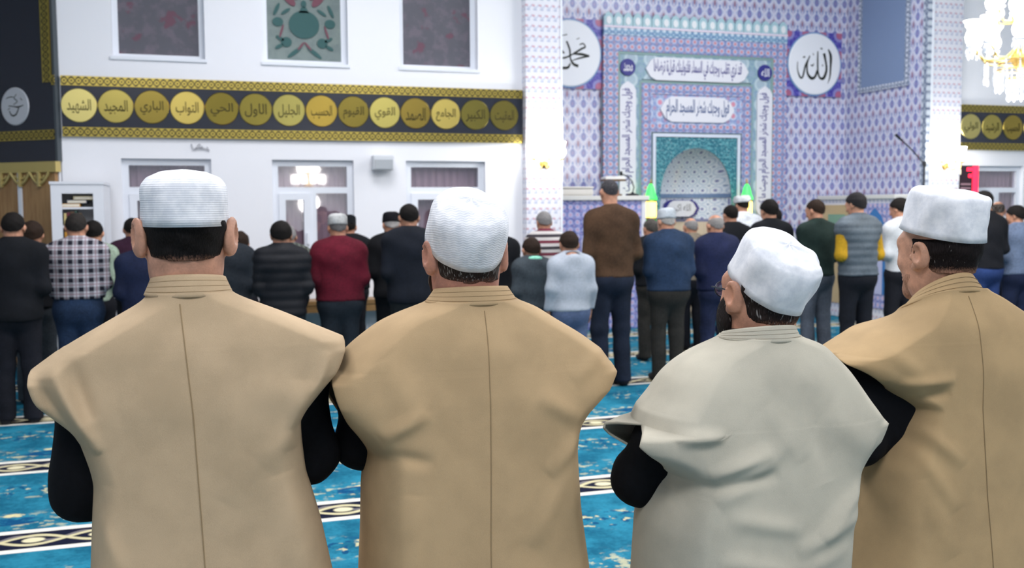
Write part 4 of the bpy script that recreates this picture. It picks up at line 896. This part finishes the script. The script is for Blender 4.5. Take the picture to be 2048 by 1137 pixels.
# ------------------------------------------------------------------ the four men in front
def vestmat(name, c):
    M = Mat(name, c, .85, 0, .2); x, y, z = M.coord(); n = M.noise(scale=9, detail=3); f = M.noise(M.comb(x*900, y*900, z*500), 1, 1); M.color(M.mix((n*.75+f*.25).step(.3, .7), tuple(int(v*.93) for v in c), tuple(min(255, int(v*1.03)) for v in c)))
    M.bump(f*.35+n*.65, .12, .004); return M.m
TAN1, TAN2, STONE, TAN4 = vestmat('khaki_cloth', (188, 165, 134)), vestmat('khaki_cloth_b', (182, 156, 120)), vestmat('stone_cloth', (186, 181, 166)), vestmat('khaki_cloth_c', (176, 150, 112))
SLV = fabric((17, 18, 24), 80, .12)
def capmat(kind):
    M = Mat('white_cap', (232, 234, 240), .7, 0, .25); x, y, z = M.coord(); n = M.noise(scale=40, detail=4, rough=.6)
    if kind == 0: w_ = ((z*1500).sin())*.35+n
    elif kind == 1: w_ = ((z*1300+((x*420).sin())*1.6).sin())*.35+n
    else: w_ = n*1.4+M.noise(M.comb(x*60, y*60, z*14), 1, 3)
    M.color(M.mix(n.step(.3, .7), (214, 218, 226), (236, 238, 243))); M.bump(w_, .22 if kind < 2 else .3, .002); return M.m
def vest(o, phi, Lq, Rq, tips, arm, dk, mat, folds, collar, hem=.42, seam=None, grp=None, rnd=.055, drop=0):
    """sleeveless robe: two panels joined at the sides, open at the armholes. Lq/Rq: [(offset, z)] seen from behind at angle phi"""
    cph, sph = math.cos(phi), math.sin(phi)
    L = np.array(Lq)[np.argsort([q[1] for q in Lq])]; R = np.array(Rq)[np.argsort([q[1] for q in Rq])]
    ztop = min(L[-1, 1], R[-1, 1]); zs = np.linspace(hem, ztop, 300)
    for q in (*tips, *arm): zs[np.argmin(abs(zs-q))] = q
    D = np.array(dk)[np.argsort([q[1] for q in dk])]
    ql, qr, d = np.interp(zs, L[:, 1], L[:, 0]), np.interp(zs, R[:, 1], R[:, 0]), np.interp(zs, D[:, 1], D[:, 0])
    ker = np.array([1, 2, 3, 2, 1])/9
    def smooth(q, n):
        for _ in range(n): q = np.convolve(np.pad(q, 2, 'edge'), ker, 'valid')
        return q
    d = smooth(d, 14)
    def opn(tip, ar):
        t = np.clip((zs-ar)/(tip-ar), 0, 1); return np.where((zs > ar+1e-4) & (zs < tip-1e-4), np.clip(t/.6, 0, 1)**.8*np.clip((1-t)/.12, 0, 1)**.5, 0)
    oL, oR = opn(tips[0], arm[0]), opn(tips[1], arm[1])
    for q, t in ((ql, tips[0]), (qr, tips[1])):
        qs = smooth(q, 2); keep = abs(zs-t) > .03; q[keep] = qs[keep]
    mid = (ql+qr)/2; c0 = np.interp(zs, [zs[0], ztop-.25, ztop], [mid[0], np.mean(mid[(zs > ztop-.35) & (zs < ztop-.1)]), mid[-1]]); c0 = smooth(c0, 20)
    mL, mR = c0-ql, qr-c0
    clw = lambda m: np.sqrt(np.maximum(m**2-(.75*d*sph)**2, (.55*m)**2))/cph       # closed rows: outline of the rounded side
    wL = clw(mL)*(1-oL)+oL*(mL+.3*d*sph)/cph; wR = clw(mR)*(1-oR)+oR*np.maximum(mR-.2*d*sph, .05)/cph
    for q, t in ((wL, tips[0]), (wR, tips[1])):
        qs = smooth(q, 2); keep = abs(zs-t) > .03; q[keep] = qs[keep]
    cx = c0/cph; Wy = smooth(np.maximum(np.maximum(wL, wR)*1.3, .1), 60); w_ = (wL+wR)/2; n = 110; V_ = []
    for side, sgn in (('b', -1), ('f', 1)):
        t = np.linspace(-1, 1, n+1); t = np.sign(t)*(1-(1-np.abs(t))**1.5); u = -t[None]               # right edge -> left edge, denser at the edges
        xr = np.where(u > 0, u*wR[:, None], u*wL[:, None]); x = cx[:, None]+xr; z = np.repeat(zs[:, None], n+1, 1)
        edge = np.where(u > 0, wR[:, None]-xr, wL[:, None]+xr); op = np.where(u > 0, oR[:, None], oL[:, None])
        e = np.clip(edge/np.minimum(rnd, w_[:, None]*.8), 0, 1); C_ = np.sqrt(np.clip(1-(1-e)**2, 0, 1)); C_ = C_+(1-C_)*op*.9
        P_ = np.clip(1-np.abs(xr/Wy[:, None])**2.6, 0, 1)**.42; y = sgn*d[:, None]*P_*C_
        if sgn < 0:
            ed = np.clip(edge/.03, 0, 1)**.5
            for x0, z0, x1, z1, am, wd in folds:
                dx, dz = x1-x0, z1-z0; tt = ((x-x0)*dx+(z-z0)*dz)/(dx*dx+dz*dz); tc = np.clip(tt, 0, 1); ds = np.hypot(x-x0-tc*dx, z-z0-tc*dz); y = y-am*np.exp(-(ds/wd)**2)*np.clip(np.sin(np.clip(tt, .0, 1)*math.pi), 0, 1)**.6*ed
            y = y-.002*np.sin(9*x+5*z)*np.sin(11*z+3*x)*ed
        z = z-drop*(y+d[:, None])*np.clip((z-(ztop-.11))/.11, 0, 1)**1.5
        V_.append(np.stack([x, y, z], -1))
    nr = len(zs); VV = np.concatenate([V_[0].reshape(-1, 3), V_[1].reshape(-1, 3)]); i = np.arange(nr-1)[:, None]*(n+1); j = np.arange(n)[None]
    q = np.stack([i+j, i+j+1, i+n+1+j+1, i+n+1+j], -1).reshape(-1, 4); Fq = np.concatenate([q[:, ::-1], q+nr*(n+1)])
    me = raw_mesh('robe', VV, Fq); bm = bmesh.new(); bm.from_mesh(me); bmesh.ops.remove_doubles(bm, verts=bm.verts, dist=.0006); bmesh.ops.recalc_face_normals(bm, faces=bm.faces); bm.to_mesh(me); bm.free()
    rb = link('sleeveless_robe', me, mat, o, True); md = rb.modifiers.new('thickness', 'SOLIDIFY'); md.thickness = .005; md.offset = -1
    # stand collar following the neck opening
    rt, ht, tl, bk = collar; a = np.linspace(0, 2*math.pi, 72, endpoint=False); base = np.array((cx[-1], 0)); rows = []
    for k, f in enumerate(np.linspace(0, 1, 9)):
        rx = w_[-1]*(1-f)*1.0+rt*f; ry = d[-1]*(1-f)*1.0+rt*1.05*f; zz = zs[-1]-.007+(ht+.007)*f; rx += .003*(1-f); ry += .003*(1-f)
        yy = ry*np.sin(a); rows.append(np.stack([base[0]+rx*np.cos(a), yy+bk*f, zz-drop*(yy+ry)-tl*(yy+ry)*f], -1))
    P = np.concatenate(rows); i = np.arange(8)[:, None]*72; j = np.arange(72)[None]; q = np.stack([i+j, i+(j+1) % 72, i+72+(j+1) % 72, i+72+j], -1).reshape(-1, 4)
    co = link('collar', raw_mesh('collar', P, q), mat, rb, True); md = co.modifiers.new('thickness', 'SOLIDIFY'); md.thickness = .005; md.offset = 0
    mb = MB()
    for f in (.35, .6, .85):
        k = f*8; r0 = rows[int(k)]; c0 = r0.mean(0); mb.tube([tuple(c0+(p_-c0)*1.035) for p_ in list(r0)+[r0[0]]], .0007, 5)
    dark = plain((150, 128, 96) if mat != STONE else (158, 152, 138), .9); mb.build('stitching', dark, co)
    if seam:
        pts = []
        for k in range(0, nr-5, 2):
            xs = np.interp(zs[k], [s_[1] for s_ in seam][::-1], [s_[0] for s_ in seam][::-1]); row = V_[0][k]; o_ = np.argsort(row[:, 0]); yb = np.interp(xs, row[o_, 0], row[o_, 1]); pts.append((xs, yb-.0008, zs[k]))
        MB().tube(pts, .0011, 5).build('back_seam', dark, rb)
    return rb
def front_man(label, X, Y, phi, H, hc, hpose, ear, J, rows, capargs, hairc, grey, skinc, mat, nape, **kw):
    s = H/1.72; p = dict(s=s, b=kw.get('b', 1.), zs=J['zs'], sw=J['sw'], hx=kw.get('hx', 0), nx=J['nx'], pose='fold', belly=kw.get('belly', False))
    for c in 'LR': p['sh'+c], p['el'+c] = J['sh'+c], J['el'+c]
    zw = min(J['elL'][2], J['elR'][2])-.0; p['wrL'] = (-.07+J['nx'], .235, zw); p['wrR'] = (.07+J['nx'], .265, zw+.03)
    hd = HF(hc, rot(*hpose), kw.get('hk', 1.)); zh = hc[2]
    F = Field(grid((-.4, hc[0]-.115, .013), (hc[0]-.115, hc[0]+.115, .0034), (hc[0]+.115, .4, .013)), grid((-.24, -.105, .012), (-.105, .165, .0038), (.165, .36, .007)), grid((-.02, zw-.1, .02), (zw-.1, zw+.12, .008), (zw+.12, zh-.15, .014), (zh-.15, zh+.135, .0036)))
    torso(F, p, -.035); arms(F, p, -.008); legs(F, p, -.012); head(F, hd, True, ear); F.cone((J['nx'], -.0, J['zs']+.02), hd.p((0, -.022, -.05)), .06, .056, .035)
    o = link('person', F.mesh('body'), skin(skinc), None, True); o.location = (X, Y, 0); tag(o, label, 'person', 'men in sleeveless robes')
    # black long-sleeved shirt
    r2 = .0085; F = Field(grid((-.44, .44, r2)), grid((-.2, .3, r2)), grid((zw-.1, J['zs']+.09, r2)))
    for c, g in (('L', -1), ('R', 1)):
        sh, el, wr = (np.array(p[k+c], float) for k in ('sh', 'el', 'wr')); F.cone(sh, el, J.get('ra', .056), J.get('re', .052), .03); F.cone(el, el+(wr-el)*.92, J.get('re', .052), .036, .03)
        F.cone(sh, (J['nx'], 0, J['zs']-.06), .05, .06, .04)
    torso(F, p, -.022)
    for c in 'LR': F.cone(p['sh'+c], (0, 0, J['zs']-.2), .05, .09, .05)
    F.wrinkle(.004, 1.2, X*9); F.wrinkle(.002, 2.3, X*5); link('shirt', F.mesh('shirt'), SLV, o, True)
    # shirt band showing inside the robe collar
    F = Field(grid((-.12+J['nx'], .12+J['nx'], .006)), grid((-.12, .14, .006)), grid((J['zs']-.04, kw['cz'], .006))); F.cone((J['nx'], .0, J['zs']-.03), (J['nx'], .012, kw['cz']+.02), .068, .062, .02); F.cut((0, kw.get('ct', .35), 1), kw['cz']-.012); link('shirt_collar', F.mesh('shirt_collar'), SLV, o, True)
    F = Field(grid((-.3, .3, .016)), grid((-.25, .25, .016)), grid((-.02, 1.1*s, .016))); legs(F, p, .002, True); F.cut((0, 0, -1), -.035); link('trousers', F.mesh('trousers'), DTR, o, True)
    for g in (-1, 1):
        F = Field(grid((p['hx']+g*.107-.07, p['hx']+g*.107+.07, .012)), grid((-.1, .21, .012)), grid((-.02, .13, .012))); F.ell((p['hx']+g*.11*s, .055*s, .036*s), (.052*s, .139*s, .044*s), None, .03); F.cone((p['hx']+g*.105*s, -.03, .045), (p['hx']+g*.105*s, -.02, .11), .042, .04, .03); F.cut((0, 0, -1), 0); link('sock', F.mesh('sock'), plain((26, 26, 32), .9), o, True)
    vest(o, phi, mat=mat, **rows)
    cap(hd, parent=o, **capargs)
    hair(hd, .0055, nape[0], nape[1], hairmat(hairc, grey, (zh+nape[0]-.012, zh+nape[0]+.028, tuple(int(v*.8) for v in skinc))), o, .004, nape[2], .04)
    for g in (-1, 1):
        e = HF(hd.p((g*.031, .088, .006)), hd.R); mb = MB().lathe([(.002, -.0115), (.0075, -.009), (.0115, 0), (.0075, .009), (.002, .0115)], tuple(e.c), 12); mb.build('eye', plain((226, 220, 214), .2), o, smooth=True)
    return o, hd
# front-left man ------------------------------------------------------------
m1, h1 = front_man('front-left man in khaki sleeveless robe and white ribbed skullcap', 0, 2.0, 0, 1.72, (-.002, .022, 1.597), (.05, 0, 0), 1.6,
    dict(zs=1.385, sw=.15, nx=-.004, shL=(-.185, .015, 1.315), elL=(-.204, .02, 1.122), shR=(.2, .015, 1.33), elR=(.226, .02, 1.153)),
    dict(Lq=[(-.072, 1.496), (-.078, 1.481), (-.132, 1.45), (-.193, 1.415), (-.237, 1.389), (-.278, 1.359), (-.265, 1.312), (-.208, 1.247), (-.2, 1.222), (-.185, 1.174), (-.179, 1.144), (-.184, 1.068), (-.19, .975), (-.2, .8), (-.22, .4)],
         Rq=[(.066, 1.5), (.076, 1.492), (.114, 1.474), (.17, 1.452), (.228, 1.425), (.292, 1.396), (.271, 1.343), (.245, 1.309), (.215, 1.266), (.204, 1.241), (.206, 1.201), (.212, 1.139), (.24, 1.034), (.262, .921), (.28, .8), (.3, .4)],
         tips=(1.359, 1.396), arm=(1.222, 1.241), dk=[(.07, 1.5), (.1, 1.46), (.125, 1.40), (.145, 1.3), (.15, 1.2), (.15, 1.05), (.165, .9), (.19, .4)],
         folds=[(-.235, 1.38, -.16, 1.22, .02, .013), (-.265, 1.36, -.2, 1.25, -.014, .012), (-.2, 1.39, -.17, 1.28, -.008, .014), (.25, 1.38, .21, 1.27, .012, .014), (.21, 1.3, .09, 1.33, .005, .03), (.2, 1.33, .18, 1.2, .014, .02), (.22, 1.28, .12, 1.18, .006, .02), (-.15, 1.16, -.17, .9, .01, .02), (-.17, 1.12, -.12, 1.0, .006, .015), (.16, 1.16, .2, .9, .012, .035), (.1, 1.2, .05, 1.12, .003, .03), (-.12, 1.3, .0, 1.32, .004, .06)],
         collar=(.0665, .034, .16, .006), seam=[(-.017, 1.5), (.002, 1.285), (.017, .95), (.02, .4)]),
    dict(prof=[(1, 0), (1.012, .03), (1.005, .06), (.96, .078), (.82, .092), (.5, .103), (.02, .108)], rx=.0805, ry=.104, mat=capmat(0), base=(-.001, -.012, .022), tilt=.06, crump=.0017), (22, 20, 20), .0, (190, 142, 118), TAN1, (-.05, .25, .0), cz=1.535, hx=.02, hk=.97)
# second man ------------------------------------------------------------------
m2, h2 = front_man('second man in khaki robe with tall tilted white embroidered cap', .55, 2.0, math.radians(15.4), 1.7, (.004, .022, 1.55), (.02, 0, 0), 1.2,
    dict(zs=1.345, sw=.16, nx=.004, shL=(-.2, .02, 1.28), elL=(-.215, .04, 1.168), shR=(.205, .03, 1.28), elR=(.2, .06, 1.2)),
    dict(Lq=[(-.073, 1.462), (-.08, 1.452), (-.117, 1.445), (-.18, 1.419), (-.232, 1.378), (-.276, 1.332), (-.265, 1.284), (-.245, 1.231), (-.225, 1.199), (-.21, 1.167), (-.218, 1.082), (-.221, .986), (-.226, .892), (-.24, .4)],
         Rq=[(.08, 1.466), (.09, 1.46), (.132, 1.451), (.185, 1.415), (.237, 1.383), (.279, 1.351), (.297, 1.325), (.292, 1.303), (.264, 1.255), (.237, 1.224), (.221, 1.192), (.219, 1.149), (.226, 1.03), (.245, .881), (.27, .4)],
         tips=(1.332, 1.325), arm=(1.165, 1.19), dk=[(.075, 1.47), (.1, 1.44), (.135, 1.37), (.16, 1.27), (.17, 1.15), (.175, 1.0), (.185, .9), (.2, .4)],
         folds=[(-.21, 1.21, -.12, 1.26, .012, .016), (-.2, 1.18, -.11, 1.16, -.008, .014), (.2, 1.22, .1, 1.28, .01, .02), (.21, 1.2, .12, 1.12, .01, .018), (.19, 1.16, .08, .98, .006, .02), (.18, 1.3, .26, 1.36, .008, .02), (-.15, 1.1, -.17, .88, .008, .025), (.05, 1.0, .16, .9, -.004, .03), (-.2, 1.36, -.14, 1.25, .006, .025)],
         collar=(.0745, .03, .12, .004), seam=[(.012, 1.47), (.004, 1.3), (-.006, .9), (-.006, .4)]),
    dict(prof=[(1, 0), (1.02, .03), (1.02, .06), (.985, .08), (.85, .098), (.5, .112), (.02, .117)], rx=.082, ry=.105, mat=capmat(1), base=(-.004, -.012, .02), tilt=.52, crump=.0016), (52, 44, 40), .45, (188, 134, 114), TAN2, (-.06, .3, -.01), cz=1.482, b=1.1, belly=True, hk=.96)
# third man -----------------------------------------------------------------------
m3, h3 = front_man('shorter bearded man in pale stone robe, wearing glasses and a tilted white cap', 1.143, 1.8, math.radians(32.4), 1.6, (.0, .022, 1.461), (-.02, .02, .06), 1.1,
    dict(zs=1.27, sw=.15, nx=-.02, shL=(-.222, .03, 1.168), elL=(-.255, .07, 1.09), shR=(.19, .04, 1.19), elR=(.17, .08, 1.1), ra=.055, re=.056),
    dict(Lq=[(-0.085, 1.385), (-0.090, 1.377), (-0.139, 1.358), (-0.175, 1.336), (-0.201, 1.308), (-0.222, 1.269), (-0.243, 1.240), (-0.254, 1.207), (-0.257, 1.192), (-0.221, 1.150), (-0.211, 1.117), (-0.231, 1.061), (-0.242, 1.016), (-0.250, 0.863), (-0.252, 0.350)],
         Rq=[(0.045, 1.386), (0.054, 1.382), (0.104, 1.365), (0.145, 1.314), (0.180, 1.254), (0.203, 1.219), (0.200, 1.203), (0.176, 1.160), (0.158, 1.117), (0.149, 1.086), (0.139, 1.000), (0.132, 0.897), (0.144, 0.350)],
         tips=(1.2144, 1.2189), arm=(1.1190, 1.0920), dk=[(0.068, 1.389), (0.090, 1.366), (0.126, 1.308), (0.149, 1.227), (0.162, 1.137), (0.167, 1.020), (0.171, 0.885), (0.180, 0.350)],
         folds=[(-0.270, 1.209, -0.180, 1.214, 0.018, 0.012), (-0.216, 1.137, -0.090, 1.182, 0.016, 0.014), (-0.216, 1.110, -0.072, 1.137, -0.012, 0.013), (-0.198, 1.083, -0.045, 1.200, 0.010, 0.020), (-0.180, 1.056, -0.018, 1.020, 0.008, 0.018), (0.144, 1.101, 0.018, 1.002, 0.012, 0.018), (0.144, 1.047, -0.036, 0.975, 0.012, 0.018), (0.153, 1.155, 0.045, 1.245, 0.010, 0.030), (0.000, 1.299, 0.036, 1.110, -0.006, 0.020), (-0.090, 1.263, -0.018, 1.155, 0.006, 0.025), (0.090, 0.975, -0.090, 0.921, 0.008, 0.020), (-0.198, 0.975, -0.045, 0.939, 0.009, 0.020)],
         collar=(.071, .026, .22, .004), hem=.36, seam=None),
    dict(prof=[(1, 0), (1.02, .03), (1.03, .062), (.99, .088), (.84, .102), (.5, .108), (.02, .11)], rx=.082, ry=.102, mat=capmat(2), base=(.0, -.012, .022), tilt=.52, roll=.1, crump=.0022, flute=.0026), (40, 34, 32), .4, (186, 136, 112), STONE, (-.06, .35, -.03), cz=1.411, ct=.1, b=1.0, hk=.95, hx=-.045, belly=True)
# fourth man --------------------------------------------------------------------------
m4, h4 = front_man('rightmost man in khaki robe and flat-topped white cap, seen half from the side', 1.716, 2.0, math.radians(40.6), 1.7, (.05, .02, 1.529), (.0, .12, 0), 1.0,
    dict(zs=1.30, sw=.12, nx=.03, shL=(-.185, .0, 1.21), elL=(-.215, -.03, 1.09), shR=(.24, .0, 1.27), elR=(.24, .04, 1.1)),
    dict(Lq=[(-0.053, 1.452), (-0.061, 1.429), (-0.107, 1.371), (-0.165, 1.329), (-0.213, 1.300), (-0.152, 1.264), (-0.122, 1.233), (-0.105, 1.190), (-0.125, 1.099), (-0.147, 1.034), (-0.158, 0.955), (-0.168, 0.851), (-0.184, 0.721), (-0.200, 0.400)],
         Rq=[(0.105, 1.456), (0.114, 1.456), (0.150, 1.435), (0.213, 1.378), (0.263, 1.329), (0.242, 1.260), (0.211, 1.176), (0.200, 1.071), (0.211, 0.913), (0.221, 0.723), (0.232, 0.400)],
         tips=(1.3004, 1.3288), arm=(1.1762, 1.1762), dk=[(0.076, 1.460), (0.100, 1.429), (0.132, 1.366), (0.153, 1.260), (0.158, 1.123), (0.163, 0.966), (0.179, 0.808), (0.200, 0.400)],
         folds=[(-0.179, 1.239, -0.042, 1.250, 0.012, 0.014), (-0.168, 1.197, -0.053, 1.218, -0.009, 0.013), (-0.168, 1.176, -0.021, 1.050, 0.010, 0.018), (-0.158, 1.123, -0.042, 0.944, 0.008, 0.020), (-0.211, 1.324, -0.126, 1.260, 0.008, 0.020), (-0.126, 1.018, -0.053, 0.839, 0.006, 0.025)],
         drop=.42, collar=(.0715, .036, .3, .006), seam=[(0.037, 1.460), (0.032, 1.176), (0.058, 0.755), (0.063, 0.400)]),
    dict(prof=[(1, 0), (.985, .03), (.96, .07), (.93, .094), (.85, .103), (.5, .108), (.02, .11)], rx=.09, ry=.105, mat=capmat(2), base=(.0, -.008, .05), tilt=.2, crump=.0016, flute=.0036), (26, 22, 22), .05, (194, 146, 120), TAN4, (-.045, .1, .02), cz=1.45, ct=.9)
# beards, spectacles
def beard(hd, parent, infl, c, zt, name='beard', grey=.1, y0=-.0):
    lo, hi = hd.c-.16, hd.c+.16; F = Field(*[grid((a, b, .005)) for a, b in zip(lo, hi)])
    F.ell(hd.p((0, .03, -.047)), (.056+infl, .062+infl, .072+infl), hd.R, .02); F.ell(hd.p((0, .082, -.098)), (.024+infl, .02+infl, .02+infl), hd.R, .03)
    for s in (-1, 1): F.ell(hd.p((s*.043, .012, -.062)), (.02+infl, .036+infl, .034+infl), hd.R, .035)
    n = hd.R@np.array((0, 0, 1.)); F.cut(n, n@hd.p((0, 0, zt))); n = hd.R@np.array((0, -1., 0)); F.cut(n, n@hd.p((0, y0, 0)))
    F.ell(hd.p((0, .12, -.03)), (.04, .05, .035), hd.R, .01, 's'); F.wrinkle(.002, 5)
    link(name, F.mesh(name), hairmat(c, grey), parent, True)
beard(h3, m3, .014, (30, 25, 24), .0, y0=.0); beard(h2, m2, .006, (60, 46, 42), -.03, grey=.4, y0=.02); beard(h4, m4, .0018, (142, 108, 90), -.012, 'stubble', 0, .01); beard(h1, m1, .002, (110, 92, 84), -.03, 'stubble', .5, .01)
def eyeglasses(hd, parent):
    WM = plain((60, 62, 70), .3, .8); g = empty('glasses'); g.parent = parent
    for s in (-1, 1):
        P = [hd.p((s*(.034+.026*math.cos(a)), .108-.006*abs(math.cos(a)), .006+.018*math.sin(a))) for a in [2*math.pi*k/20 for k in range(21)]]; MB().tube([tuple(q) for q in P], .0014, 6).build('rim', WM, g)
        mb = MB(); mb.v = [tuple(q) for q in P[:-1]]; mb.f = [tuple(range(20))]; mb.build('lens', GLASS, g)
        MB().tube([tuple(hd.p(q)) for q in ((s*.06, .102, .01), (s*.078, .085, .012), (s*.083, .03, .012), (s*.082, -.01, .01))], .0016, 6).build('temple', WM, g)
    MB().tube([tuple(hd.p(q)) for q in ((-.009, .108, .008), (0, .112, .012), (.009, .108, .008))], .0014, 6).build('bridge', WM, g)
eyeglasses(h3, m3)
